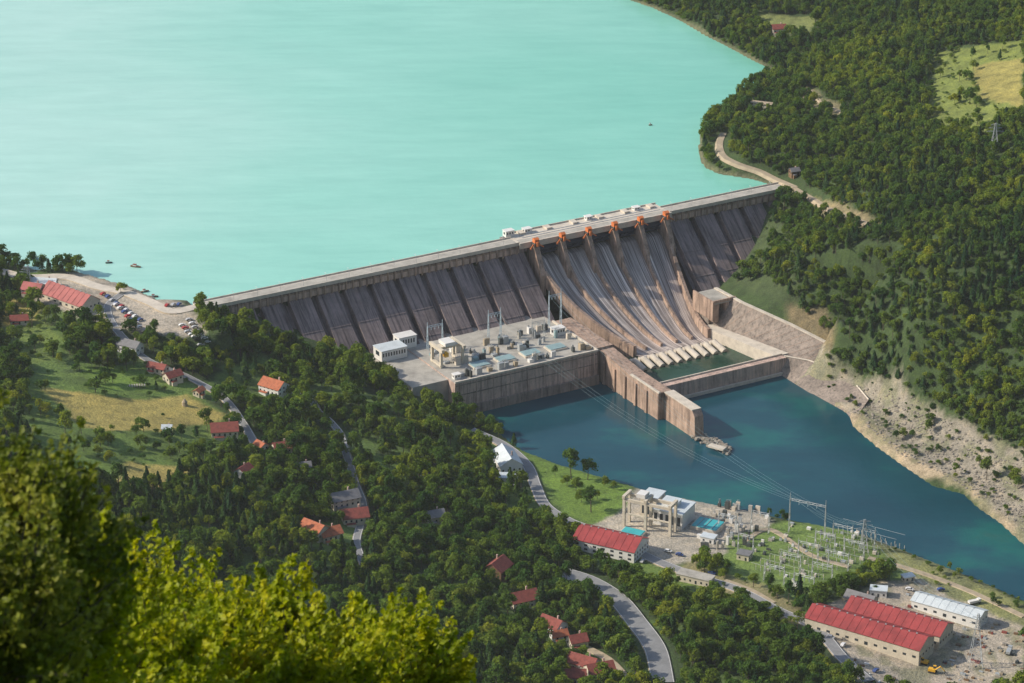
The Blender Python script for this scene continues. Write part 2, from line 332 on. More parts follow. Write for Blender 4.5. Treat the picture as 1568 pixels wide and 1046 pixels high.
for a,b in ((0,255),(385,497)):
    mb.dbox(a,b,-5.2,8.2,66.52,68,pale_c)       # road deck slab
    mb.dbox(a,b,7.7,8.2,68.01,69.1,pale_c); mb.dbox(a,b,-5.2,-4.7,68.01,69.1,pale_c)
    mb.dbox(a,b,-2.6,5.6,68.0,68.03,deck_c)
    k=int((b-a)/5.6)
    for i in range(k+1):
        s0=a+.2+i*5.6
        mb.prism([(7.02,58.5),(8.4,61),(8.4,66.5),(7.02,66.5)],s0,s0+1.1,pier_c)
    mb.dbox(a,b,7.01,7.5,64.2,65.3,pier_c)
    mb.prism([(7.01,60.02),(7.35,60.6),(7.35,64.2),(7.01,64.2)],a,b,wall_c)
dam=mb.done("dam")
# lamps on the crest
mb=MB()
for s0 in list(range(8,255,18))+list(range(388,495,18)):
    x,y,_=D(s0,6.6); mb.beam((x,y,68),(x,y,74.5),.12,steel); x2,y2,_=D(s0,4.6); mb.beam((x,y,74.5),(x2,y2,74.9),.1,steel); mb.box(x2,y2,74.8,.9,.4,.2,white,DANG)
mb.done("crest_street_lamps")
# spillway
TP=[0,4,10,16,24,36,50,64,78,88,97,104]; ZP=[52,54,52.5,47,39.5,30,20.5,13,7.5,5,4,4.6]
def zc(t): return float(np.interp(t,TP,ZP))
def SS(r,t):
    w=float(sstep(np.array(t),4,110)); a=266+33*w; b_=379-17*w
    return a+(b_-a)*r
cm,nt,o=newmat("chute_concrete"); b=nt.nodes.new("ShaderNodeBsdfPrincipled"); nt.links.new(b.outputs[0],o.inputs[0]); b.inputs['Roughness'].default_value=.55
uvn=nt.nodes.new("ShaderNodeUVMap"); uvn.uv_map="flow"
n1=noise(nt,1,vec=uvn.outputs[0],mapping=(110,1.3,1),detail=7,rough=.7); n2=noise(nt,1,vec=uvn.outputs[0],mapping=(22,2,1),detail=6)
c=ramp(nt,n1,[(.36,(.10,.09,.09)),(.47,(.30,.26,.245)),(.6,(.74,.70,.67))]); c=mix(nt,c,ramp(nt,n2,[(.35,(.42,.38,.37)),(.6,(1.2,1.15,1.12))]),.9,'MULTIPLY'); nt.links.new(c,b.inputs['Base Color'])
vs=[];fs=[];uv=[]; nt_=52; nr=50
tt=np.linspace(0,104,nt_+1)
for i,t in enumerate(tt):
    for j in range(nr+1):
        r=j/nr; vs.append(D(SS(r,t),t+(2.8*math.sin(math.pi*((r*5)%1)) if i==nt_ and 0<j<nr else 0),zc(t)-.0)); uv.append((r,t/104))
for i in range(nt_):
    for j in range(nr): a=i*(nr+1)+j; fs.append((a,a+nr+1,a+nr+2,a+1))
base=len(vs)
for j in range(nr+1): p=vs[nt_*(nr+1)+j]; vs.append((p[0],p[1],-6)); uv.append((j/nr,1.1))
for j in range(nr): a=nt_*(nr+1)+j; fs.append((a,base+j,base+j+1,a+1))
me=bpy.data.meshes.new("spillway_chute"); me.from_pydata(vs,[],fs); me.materials.append(cm); ul=me.uv_layers.new(name="flow")
for l in me.loops: ul.data[l.index].uv=uv[l.vertex_index]
ch=bpy.data.objects.new("spillway_chute",me); COL.objects.link(ch)
mb=MB()
for k in range(6):
    r=k/5; outer=k in(0,5); th=3.4 if not outer else 4.2; s0=SS(r,0)
    sec=[(-6,30),(-6,67),(13,67),(17,60),(24,46),(24,30)]
    mb.prism(sec,s0-th/2,s0+th/2,pier_c)
    T=np.linspace(22,100 if outer else 96,22); hw=7.0 if outer else 3.4; tw=1.6 if outer else 1.15
    vs=[]
    for t in T:
        h_=hw*(1 if outer else float(np.interp(t,[22,30,96],[2.0,1,.7]))); s1=SS(r,t); zb=zc(t)-3; zt=zc(t)+h_
        vs+=[D(s1-tw,t,zb),D(s1+tw,t,zb),D(s1+tw*.8,t,zt),D(s1-tw*.8,t,zt)]
    fs=[(0,1,2,3)]
    for i in range(len(T)-1):
        a=i*4; fs+=[(a+q,a+(q+1)%4,a+4+(q+1)%4,a+4+q) for q in range(4)]
    a=len(vs)-4; fs.append((a,a+1,a+2,a+3)); mb.add(vs,fs,pier_c)
mb.done("spillway_piers")
mb=MB()
for k in range(5):
    a=SS(k/5,0)+2;b_=SS((k+1)/5,0)-2
    sec=[(3,54)]+[(3+4*math.sin(q/8*math.pi)*1+q*.1,54+q*1.35) for q in range(1,9)]+[(2,64.8),(2,54)]
    mb.prism(sec,a,b_,navy)
    for q in range(1,6):
        s1=a+(b_-a)*q/6; mb.beam(D(s1,6,56),D(s1,12,61.5),.35,navy)
    mb.dbox(a,b_,9.0,9.6,60.5,61.4,navy); mb.dbox(a,b_,8.0,8.6,57,57.8,navy)
mb.done("spillway_gates")
mb=MB()
mb.dbox(254,386,-13,9,66.9,68.1,pale_c); mb.dbox(254,386,9.01,10,64.2,68.6,pale_c); mb.dbox(254,386,-13.6,-13.01,67,69.2,pale_c)
mb.dbox(256,384,-12,-2,64.5,66.88,dam_c); mb.dbox(250,262,-13,-4.7,40,66.88,dam_c); mb.dbox(378,386,-13,-4.7,40,66.88,dam_c)
mb.dbox(262,382,-1,-.4,68.12,68.4,steel); mb.dbox(262,382,-4.8,-4.3,68.12,68.4,steel)
mb.dbox(256,384,1.5,7.5,68.11,68.13,deck_c)
for k in range(6):
    s0=SS(k/5,0); mb.dbox(s0-2.2,s0+2.2,-12.6,-6,68.12,69.6,pale_c)
mb.done("spillway_bridge")
for k in range(6):
    mb=MB(); s0=SS(k/5,0)
    mb.dbox(s0-2.2,s0+1.8,10.3,15.2,67.02,68.4,darkc); mb.dbox(s0-1.9,s0+1.5,10.8,14.8,68.4,71.2,orange); mb.prism([(10.5,71.2),(15.1,71.2),(12.8,72.3)],s0-2.1,s0+1.7,orange)
    mb.dbox(s0-1.0,s0+.8,14.81,16.4,66.2,69.6,orange); mb.beam(D(s0-2,13,66.9),D(s0-5.6,14.5,64.5),.7,orange); mb.beam(D(s0+2,13,66.9),D(s0+5.6,14.5,64.5),.5,orange)
    mb.done("gate_hoist")
def cabin(name,s0,t0,z,w,d,h,rm=white):
    mb=MB(); mb.dbox(s0,s0+w,t0,t0+d,z,z+h,white); mb.dbox(s0-.4,s0+w+.4,t0-.4,t0+d+.4,z+h+.003,z+h+.35,rm)
    q=s0+.8
    while q<s0+w-1.2: mb.dbox(q,q+1.1,t0+d+.003,t0+d+.06,z+h*.45,z+h*.8,glass); q+=2.1
    mb.dbox(s0-.06,s0-.003,t0+d*.3,t0+d*.7,z+h*.4,z+h*.8,glass); return mb.done(name)
cabin("crest_control_cabin",252,-12,68.1,7,5,4.5); cabin("crest_control_cabin",268,-11.5,68.1,6,4.5,3.2); cabin("crest_service_hut",322,-12,68.1,5,4,2.6); cabin("crest_service_hut",364,-12,68.1,5,4,2.2)
# gantry crane rails etc + powerhouse deck
mb=MB()
mb.dbox(138,253,40,122,-8,25,wall_c); mb.dbox(110,137.99,52,112,8,24.4,deck_c)
mb.dbox(138.5,252.5,41,121,25.004,25.05,deck_c)
mb.dbox(138,253.6,122.003,123.6,-8,7,apron_c); mb.dbox(138,253.4,121.3,122.5,25.06,26.4,pale_c)
mb.dbox(252.2,253.4,60,121.2,25.06,26.4,pale_c)
for i in range(9): mb.dbox(141+i*13.6,141.7+i*13.6,122.01,122.5,7.01,24.9,wall_c)
mb.dbox(138,253,122.01,122.3,15.2,16,apron_c); mb.dbox(138,253,122.01,122.35,22.6,23.3,apron_c)
for i in range(4):
    a=168+i*20.6; mb.dbox(a-7,a+7,98,108,25.06,26.3,pale_c); mb.dbox(a-6.2,a+6.2,98.8,107.2,26.3,26.9,hatch)
mb.done("powerhouse_deck")
mb=MB()
r_=random.Random(3)
for i in range(75):
    s1=r_.uniform(146,248);t1=r_.choice([68,74,80,86,92,113])+r_.uniform(-2,2)
    w_=r_.uniform(1.2,4.5); h_=r_.uniform(1.2,5.5); mt=r_.choice([steel,steel,white,deck_c,pale_c,darkc,darkc,hatch,dirt]); mb.dbox(s1,s1+w_,t1,t1+r_.uniform(1,3.4),25.06,25.1+h_,mt)
    for q in range(3): mb.beam(D(s1+w_*(.2+.3*q),t1+.8,25+h_),D(s1+w_*(.2+.3*q),t1+.8,26.6+h_),.2,steel)
mb.done("transformer_equipment")
def portal(name,p,q,h,mat,r=.28):
    mb=MB(); p=Vector(p);q=Vector(q); ax=(q-p).normalized(); pr=Vector((-ax.y,ax.x,0))
    for a in (p,q):
        for sg in(-1,1): mb.beam(a+pr*sg*1.3,a+Vector((0,0,h))+pr*sg*.35,r*.6,mat)
        for k in range(6):
            f0=k/6;f1=(k+1)/6; g0=1.3-.95*f0;g1=1.3-.95*f1; s=1 if k%2 else -1
            mb.beam(a+pr*s*g0+Vector((0,0,h*f0)),a-pr*s*g1+Vector((0,0,h*f1)),r*.4,mat)
        mb.beam(a+Vector((0,0,h)),a+Vector((0,0,h+h*.16)),r*.5,mat)
    n=max(4,int((q-p).length/2.2))
    for zz in (h,h-1.3): mb.beam(p+Vector((0,0,zz)),q+Vector((0,0,zz)),r*.5,mat)
    for k in range(n):
        a=p.lerp(q,k/n);b2=p.lerp(q,(k+1)/n); mb.beam(a+Vector((0,0,h if k%2 else h-1.3)),b2+Vector((0,0,h-1.3 if k%2 else h)),r*.35,mat)
    for k in (1,2,3):
        a=p.lerp(q,k/4); mb.beam(a+Vector((0,0,h-1.3)),a+Vector((0,0,h-3.4)),r*.5,bluesteel)
    return mb.done(name)
portal("line_portal_tower",D(246,66,25),D(256,66,25),24,bluesteel,.4); portal("line_portal_tower",D(196,66,25),D(206,66,25),20,bluesteel,.4)
portal("line_portal_tower",D(150,60,25),D(162,60,25),18,bluesteel,.4); portal("line_portal_tower",D(225,78,25),D(235,78,25),12,steel)
# gantry crane on deck
mb=MB()
for s1 in (143,160):
    for t1 in (80,93): mb.dbox(s1-.9,s1+.9,t1-.9,t1+.9,25.06,37,cream)
    mb.dbox(s1-1,s1+1,77,96,37.003,39.4,cream); mb.dbox(s1-1.2,s1+1.2,79,94,25.9,27.2,cream)
mb.dbox(144.01,158.99,84,90,37.2,39,cream); mb.dbox(147,155,82,92,39.41,42,white); mb.dbox(145,148,91,95,33,36,yellow)
mb.beam(D(151,87,37),D(151,87,30),.15,darkc)
mb.done("gantry_crane")
cabin("switchgear_building",112,50,24.5,20,13,8,whiteroof); cabin("switchgear_building",132,42,25,14,9,9,white); cabin("deck_control_room",240,78,25.06,9,6,5,white)
cabin("deck_guard_hut",141,112,25.06,5,4,3.2,white)
# divider walls, basin
mb=MB()
mb.dbox(254,268,60,118,-8,25.5,pier_c)
mb.prism([(118.01,-8),(196,-8),(196,20),(160,20),(118.01,24)],257,268,pier_c); mb.prism([(160,20.003),(197,20.003),(197,21.2),(160,21.2)],256.6,258,pale_c)
mb.prism([(196.01,-8),(236,-8),(234,16),(231,19.5),(196.01,19.5)],262,269,pier_c); mb.prism([(196.01,19.503),(231,19.503),(231,20.2),(196.01,20.2)],261.7,269.3,pale_c)
for i in range(6): mb.prism([(60+i*10,-8),(61.4+i*10,-8),(61.4+i*10,24.9),(60+i*10,24.9)],268.01,268.7,wall_c)
for i in range(5): mb.dbox(255.8,256.98,124+i*14,126.5+i*14,-8,17,pier_c)
mb.prism([(166,-8),(174,-8),(173,12),(167,12)],268.02,380,wall_c); mb.dbox(268.3,380,166.6,167.6,12.003,13.1,pale_c)
mb.prism([(174.01,-8),(176,-8),(175.5,2.2),(174.01,2.2)],268.6,379,pale_c)
mb.add([D(362,90,-6),D(371,90,-6),D(386,167,-6),D(375,167,-6),D(362,90,10),D(371,90,10),D(386,167,12),D(375,167,12)],[(0,1,2,3),(4,5,6,7),(0,1,5,4),(1,2,6,5),(2,3,7,6),(3,0,4,7)],pale_c)
mb.done("stilling_basin_walls")
mb=MB(); mb.add([D(268,97,2.5),D(363,97,2.5),D(377,167,2.5),D(268,167,2.5)],[(0,1,2,3)],basinm); mb.done("basin_water")
mb=MB()
for i in range(10):
    s1=290+i*7.6
    mb.beam(D(s1,112,6.5),D(s1+1.5,124,2.6),2.3,pale_c,10,2.6); mb.dbox(s1-2.4,s1+2.4,108.8,112,-2,6.4,pale_c)
mb.dbox(286,363,106.5,108.79,-2,4.2,apron_c)
mb.done("baffle_blocks")
# right apron
mb=MB()
inn=[(366,66,12),(371,94,9.8),(378,128,10.5),(386,168,11.8),(392,192,7)]; out=[(384,72,29),(384,108,30),(398,150,25),(407,180,20.5),(410,193,18)]
k=16
def il(P_,f):
    f*=len(P_)-1; i=min(int(f),len(P_)-2); f-=i; return [P_[i][q]*(1-f)+P_[i+1][q]*f for q in range(3)]
vs=[];fs=[]
for i in range(k+1):
    for j in range(7):
        a=il(inn,i/k);b_=il(out,i/k); q=[a[z]*(1-j/6)+b_[z]*j/6 for z in range(3)]; vs.append(D(*q))
for i in range(k):
    for j in range(6): a=i*7+j; fs.append((a,a+1,a+8,a+7))
mb.add(vs,fs,apron_c)
for i in range(k+1):  # construction joints standing proud of the slope
    a=il(inn,i/k);b_=il(out,i/k); mb.beam(D(a[0],a[1],a[2]+.05),D(b_[0],b_[1],b_[2]+.05),.16,pier_c)
for i in range(k):   # coping along the top of the apron
    a=il(out,i/k);b_=il(out,(i+1)/k)
    vs=[D(a[0],a[1],a[2]-2),D(a[0]+2.6,a[1],a[2]-2),D(a[0]+2.6,a[1],a[2]+.8),D(a[0],a[1],a[2]+.8),D(b_[0],b_[1],b_[2]-2),D(b_[0]+2.6,b_[1],b_[2]-2),D(b_[0]+2.6,b_[1],b_[2]+.8),D(b_[0],b_[1],b_[2]+.8)]
    mb.add(vs,[(0,1,2,3),(4,5,6,7),(0,1,5,4),(1,2,6,5),(2,3,7,6),(3,0,4,7)],pale_c)
bot=[W(1195,578,-1),W(1240,606,-1),W(1290,634,-1),W(1303,650,-1)]; top=[D(380,170,12.1),W(1238,552,12),W(1298,574,11),W(1330,612,7)]
for i in range(3): mb.add([bot[i],bot[i+1],top[i+1],top[i]],[(0,1,2,3)],apron_c)
mb.add([top[0],top[1],D(*out[4]),D(*inn[4]),D(386,168,11.8)],[(0,1,2,3,4)],apron_c); mb.add([top[1],top[2],W(1258,545,18),D(*out[4])],[(0,1,2,3)],apron_c)
for a,b_ in ((top[0],top[1]),(top[1],top[2]),(top[2],top[3])): mb.beam((a[0],a[1],a[2]+.1),(b_[0],b_[1],b_[2]+.1),.6,pale_c)
mb.dbox(368,386,76,90,8,28,apron_c); mb.dbox(367,388,72,97,28.003,29,deck_c); mb.dbox(367,387,96,97.2,29.01,31,pier_c); mb.dbox(366.2,367.4,71,98,16,31,pier_c)
mb.prism([(90.01,14),(97,14),(97,28),(90.01,28)],368,372,pier_c); mb.prism([(90.01,14),(97,14),(97,28),(90.01,28)],378,381,pier_c)
mb.done("spillway_bank_apron")
# rubble spit at wall end
def rocks(name,pts,smin,smax,mat,seed=1):
    rr=random.Random(seed); mb=MB()
    for x,y,z in pts:
        r=rr.uniform(smin,smax); vs=[]; n=6
        for ring,(zz,q) in enumerate(((-.5,.7),(.1,1),(.6,.6))):
            for i in range(n):
                a=i/n*6.283+ring*.4; k=q*r*rr.uniform(.7,1.2); vs.append((x+math.cos(a)*k,y+math.sin(a)*k*rr.uniform(.7,1),z+zz*r*rr.uniform(.8,1.2)))
        fs=[(i,(i+1)%n,n+(i+1)%n,n+i) for i in range(n)]+[(n+i,n+(i+1)%n,2*n+(i+1)%n,2*n+i) for i in range(n)]+[tuple(range(2*n,3*n)),tuple(range(n-1,-1,-1))]
        mb.add(vs,fs,mat)
    return mb.done(name)
pts=[]
for i in range(220):
    f=random.random(); u=1058+f*60; v=663+f*26+random.gauss(0,3.2); p=W(u,v,random.uniform(-.5,1.6)); pts.append(p)
rocks("rubble_spit",pts,.8,2.3,rockm)
mb=MB(); p=W(1098,686,2.2); mb.box(*p,12,5,1.2,pale_c,DANG-1.1); mb.done("concrete_slab_block")
rk=PZ([(1300,590),(1340,600),(1400,610),(1480,665),(1568,705),(1590,830),(1475,745),(1380,700),(1310,640)])
pts=[]
while len(pts)<1300:
    x=random.uniform(230,360);y=random.uniform(1640,1900)
    if inside(np.array([x]),np.array([y]),rk)[0]: pts.append((x,y,float(hgt(x,y))))
rocks("riverbank_boulders",pts,.25,1.3,rockm,4)
# ------------------------------------------------------------------ roads
roads=[]
def road(name,px,w,mat,z=None,kerb=False):
    P_=[G(*p) for p in px]; pts=[]
    for i in range(len(P_)-1):
        p0=P_[max(i-1,0)];p1=P_[i];p2=P_[i+1];p3=P_[min(i+2,len(P_)-1)]
        k=max(2,int(math.dist(p1[:2],p2[:2])/3))
        for q in range(k):
            t=q/k; pts.append([.5*((2*p1[c])+(-p0[c]+p2[c])*t+(2*p0[c]-5*p1[c]+4*p2[c]-p3[c])*t*t+(-p0[c]+3*p1[c]-3*p2[c]+p3[c])*t**3) for c in (0,1)])
    pts.append(list(P_[-1][:2])); pts=np.array(pts); roads.append((pts[::3],w,name))
    tg=np.gradient(pts,axis=0); tg/=np.linalg.norm(tg,axis=1)[:,None]+1e-9; nr_=np.c_[-tg[:,1],tg[:,0]]
    hz=hgt(pts[:,0],pts[:,1]); hz=np.maximum(hz,np.maximum(hgt(*(pts+nr_*w/2).T),hgt(*(pts-nr_*w/2).T)))
    if len(hz)>9: hz=np.convolve(np.pad(hz,3,mode='edge'),np.ones(7)/7,'valid')
    hz=hz+.45
    mb=MB()
    def strip(o0,o1,dz,m_):
        a=pts+nr_*o0;b_=pts+nr_*o1; vs=[]
        for i in range(len(pts)): vs+=[(a[i][0],a[i][1],hz[i]+dz),(b_[i][0],b_[i][1],hz[i]+dz)]
        mb.add(vs,[(2*i,2*i+1,2*i+3,2*i+2) for i in range(len(pts)-1)],m_)
    strip(-w/2,w/2,0,mat)
    if mat is asph: strip(-w/2+.25,-w/2+.5,.01,white); strip(w/2-.5,w/2-.25,.01,white)
    for sg in (-1,1):
        vs=[]
        for i in range(len(pts)):
            a=pts[i]+nr_[i]*sg*w/2; c2=pts[i]+nr_[i]*sg*(w/2+1.5); vs+=[(a[0],a[1],hz[i]),(c2[0],c2[1],hz[i]-2.2)]
        mb.add(vs,[(2*i,2*i+1,2*i+3,2*i+2) for i in range(len(pts)-1)],dirt)
    return mb.done(name,fix=False)
road("riverside_road",[(722,660),(770,682),(806,712),(820,745),(835,775),(870,798),(905,812),(960,838),(1010,862),(1070,885),(1130,905),(1190,935),(1250,965),(1290,1010),(1330,1046)],7.5,asph)
road("valley_road",[(862,880),(905,895),(945,920),(975,955),(1003,995),(1015,1046)],13,asph)
road("lakeside_road",[(300,472),(262,478),(225,462),(190,448),(150,440),(100,425),(40,425),(0,415)],9,pale_c)
road("village_road",[(190,448),(165,470),(175,500),(205,535),(215,545),(240,560),(290,580),(340,610),(372,650),(395,690)],5.5,asph)
road("village_lane",[(440,600),(475,615),(487,632),(505,648),(520,665),(526,685),(536,715),(545,745),(556,775),(552,805),(546,835),(557,868)],5,asph)
road("hillside_road",[(1218,290),(1195,280),(1165,266),(1130,254),(1108,240),(1102,222),(1108,205)],5,dirt)
road("hillside_track",[(1215,290),(1250,310),(1285,330),(1330,345)],4,dirt); road("hillside_track",[(1240,140),(1262,160),(1300,178)],3,dirt)
road("embankment_track",[(1330,855),(1400,875),(1480,905),(1568,945)],4,dirt); road("forest_track",[(880,985),(930,1010),(965,1046)],5,dirt)
road("river_path",[(1185,925),(1150,905),(1110,890)],3,dirt); road("substation_lane",[(1140,830),(1180,812),(1240,850),(1300,870)],3.5,dirt)
# ------------------------------------------------------------------ houses
foot=[]
def house(name,u,v,L,Wd,Hh,angd,rm,wm=cream,rh=None,flat=False,storeys=1,zoff=0):
    x,y,z=G(u,v); ang=math.radians(angd); foot.append((x,y,max(L,Wd)/2+3))
    c,sn=math.cos(ang),math.sin(ang)
    zs=[float(hgt(x+a*L/2*c-b_*Wd/2*sn,y+a*L/2*sn+b_*Wd/2*c)) for a in(-1,1) for b_ in(-1,1)]; z0=min(zs)-.5; z1=max(zs)+.1
    mb=MB(); Ht=z1-z0+Hh; mb.box(x,y,z0,L,Wd,Ht,wm,ang)
    if flat: mb.box(x,y,z0+Ht+.003,L+.8,Wd+.8,.5,rm,ang)
    else:
        mb.gable(x,y,z0+Ht+.003,L,Wd,rh or Wd*.33,rm,ang,wm)
        if L>30:
            hh=(rh or Wd*.33)
            for q in range(int(L/5)):
                a=-L/2+2.5+q*5; mb.box(x+a*c,y+a*sn,z0+Ht+hh+.12,.9,.7,.5,steel,ang)
                for sg in(-1,1):
                    p0=(x+a*c-sg*(Wd/2+.5)*sn,y+a*sn+sg*(Wd/2+.5)*c,z0+Ht+.12); mb.beam(p0,(x+a*c,y+a*sn,z0+Ht+hh+.32),.09,rm,3)
    for st in range(storeys):
        zb=z1+.9+st*2.9
        for sg in(-1,1):
            nq=max(2,int(L/(3.2 if L<30 else 6)))
            for q in range(nq):
                a=-L/2+(q+.5)*L/nq; bb_=sg*(Wd/2+.03); hh=1.4; zz=zb; ww=1.2 if L<30 else 2.2
                if q==nq//2 and st==0 and sg<0: hh=2.1; zz=z1+.1
                mb.box(x+a*c-bb_*sn,y+a*sn+bb_*c,zz,ww,.08,hh,glass,ang)
            nq=max(2,int(Wd/3.5))
            for q in range(nq):
                b2=-Wd/2+(q+.5)*Wd/nq; a=sg*(L/2+.03)
                mb.box(x+a*c-b2*sn,y+a*sn+b2*c,zb,.08,1.2,1.4,glass,ang)
    if not flat and L<26:
        a=L*.2;b2=Wd*.15; mb.box(x+a*c-b2*sn,y+a*sn+b2*c,z0+Ht+Wd*.12,.9,.9,Wd*.33,wall_c,ang)
        a=-L*.22; b2=-Wd*.5-1.0; mb.box(x+a*c-b2*sn,y+a*sn+b2*c,z0,L*.34,2.2,Ht*.62,wm,ang); mb.box(x+a*c-b2*sn,y+a*sn+b2*c,z0+Ht*.62+.003,L*.38,2.8,.25,rm,ang)
    return mb.done(name)
house("village_house",420,605,17,12,5,-35,tile,white,storeys=2); house("village_house",344,668,17,12,3.5,8,tile2,cream)
house("village_house",432,694,11,9,3.5,20,tile2); house("village_house",374,730,10,8,3.5,60,tile2,white)
house("village_house",482,822,16,11,4,-40,tile); house("village_house",505,828,13,10,3.5,30,tile)
house("village_house",527,778,18,11,5,25,greyroof,cream,storeys=2); house("village_house",543,800,16,12,3.5,15,tile2)
house("village_house",762,882,14,13,5,60,tile2,wood); house("village_house",800,930,17,12,5,25,tile2,cream,storeys=2); house("village_house",846,966,14,11,4,-40,tile2,white); house("village_house",856,980,9,7,3,20,tile,white)
house("village_house",884,990,10,9,4,20,tile2); house("village_house",893,1025,17,11,4,-30,tile2); house("village_house",918,1036,15,11,4,20,tile2); house("village_house",880,1044,12,9,4,0,tile2)
house("village_house",242,570,13,7,3,-25,tile2); house("village_house",265,585,11,8,3.5,40,tile2); house("village_house",305,606,7,5,3,60,tile); house("village_house",400,690,8,6,3,-50,tile)
house("village_house",200,538,16,9,4,-30,greyroof,white); house("village_house",30,495,12,8,3,10,tile2); house("village_house",665,800,12,9,4,20,greyroof); house("garden_shed",256,662,6,5,2.6,0,whiteroof,white); house("village_house",465,722,9,7,3,10,greyroof,white)
house("lakeside_restaurant",108,462,42,18,4,-40,salmon,cream,rh=6); house("restaurant_annex",52,452,14,11,5,-20,salmon,cream,storeys=2); house("lakeside_house",68,438,18,8,3,-10,whiteroof,cream)
house("hill_house",1192,52,12,9,4,10,tile2,cream); house("hill_ruin",1166,166,18,6,2,-20,dirt,cream,flat=True); house("gatehouse",1216,270,7,6,3,20,greyroof,wood)
house("riverside_workshop",776,716,24,15,5,-75,whiteroof,white); house("riverside_shed",778,738,12,8,3,-5,whiteroof,white,flat=True)
house("red_roof_hall",935,842,42,22,7,-27,redroof,white,storeys=2,rh=5)
house("warehouse",1330,980,74,20,6.5,-33,redroof,cream,rh=4.5); house("warehouse",1375,962,62,19,6.5,-33,redroof,cream,rh=4.5); house("warehouse_annex",1318,925,18,10,4,-33,greyroof,cream)
house("white_shed",1453,943,44,13,5,-33,whiteroof,white,rh=2.5); house("site_office",1345,912,10,7,4,-10,whiteroof,white,flat=True); house("substation_hut",1085,830,9,6,3.5,-25,whiteroof,white,flat=True); house("substation_hut",1390,890,7,5,3,20,whiteroof,cream,flat=True)
house("substation_control_house",1065,892,22,8,4,-28,deck_c,cream,flat=True); house("substation_hut",1140,855,8,7,3.5,-25,greyroof,cream,flat=True)
# intake portal building (white frame) 
x,y,z=G(1005,808); A0=math.radians(-27); c_,s__=math.cos(A0),math.sin(A0)
foot.append((x,y,34))
def LP(a,b_): return (x+a*c_-b_*s__, y+a*s__+b_*c_)
mb=MB()
def lb(a,b_,z0,w_,d_,h_,m_): q=LP(a,b_); mb.box(q[0],q[1],z0,w_,d_,h_,m_,A0)
lb(6,14,z-1,20,20,11,white); lb(6,14,z+10.003,21,21,.8,whiteroof); lb(4,14,z+10.81,10,8,3,white); lb(4,14,z+13.82,11,9,.5,whiteroof)
lb(-10,16,z-1,11,14,15,cream); lb(-10,16,z+14.003,12,15,.6,whiteroof)
for i in range(5): lb(-2.5+i*4,3.95,z+2,2.2,.08,6,glass)
for i in range(3): lb(-13.5+i*3.4,8.95,z+3,1.6,.08,8,glass)
for a in (-19,-4,13):
    for b_ in (-8,0): lb(a,b_,z-1,1.7,1.7,21,cream)
    lb(a,-4,z+20.01,2,11,1.8,cream)
for b_ in (-8,0): lb(-3,b_,z+18,30.2,1.3,1.9,cream); 
lb(-8,-4,z+21.83,6,7,2.6,white); lb(-3,-8,z+9,30,.9,.9,cream)
mb.done("portal_crane_building")
mb=MB()
lb(-9,-17,z-1,15,11,3,pale_c); lb(-9,-17,z+2.003,13.5,9.5,.4,teal); lb(29,15,z-1,18,15,3.2,pale_c); lb(29,15,z+2.203,16.6,13.6,.4,teal)
for i in range(3): lb(24+i*5,15,z+2.61,.5,13.6,.3,hatch)
mb.done("settling_tank")
# misc yard equipment
def scatter_equip(name,poly,nn_,seed,hm=(1,4),mt=(steel,white,deck_c,darkc,pale_c)):
    rr=random.Random(seed); P_=PZ(poly); X_=[p[0] for p in P_];Y_=[p[1] for p in P_]; mb=MB(); k=0
    while k<nn_:
        a=rr.uniform(min(X_),max(X_));b_=rr.uniform(min(Y_),max(Y_))
        if not inside(np.array([a]),np.array([b_]),P_)[0]: continue
        if any((a-f[0])**2+(b_-f[1])**2<(f[2]*.8)**2 for f in foot): k+=.2; continue
        k+=1; zz=float(hgt(a,b_)); w_=rr.uniform(.8,3.2); h_=rr.uniform(*hm); m_=rr.choice(mt)
        mb.box(a,b_,zz-.2,w_,rr.uniform(.8,2.4),h_,m_,A0)
        if rr.random()<.5:
            for q in(-.5,0,.5): mb.beam((a+q,b_,zz+h_-.2),(a+q,b_,zz+h_+1.2),.13,steel)
    return mb.done(name)
scatter_equip("transformer_yard_equipment",[(1060,800),(1130,775),(1180,800),(1130,850),(1070,850)],55,5,(1.5,6))
scatter_equip("substation_equipment",[(1130,845),(1220,800),(1320,820),(1340,850),(1220,905)],60,6,(1,2.6))
scatter_equip("yard_materials",[(1400,900),(1568,970),(1568,1046),(1440,1046),(1440,990),(1380,920)],80,8,(.4,1.6),(wood,steel,dirt,rockm,tile2,wood,darkc))
scatter_equip("yard_materials",[(1240,950),(1300,990),(1380,1046),(1310,1046)],20,9,(.5,1.6),(wood,steel,dirt,white))
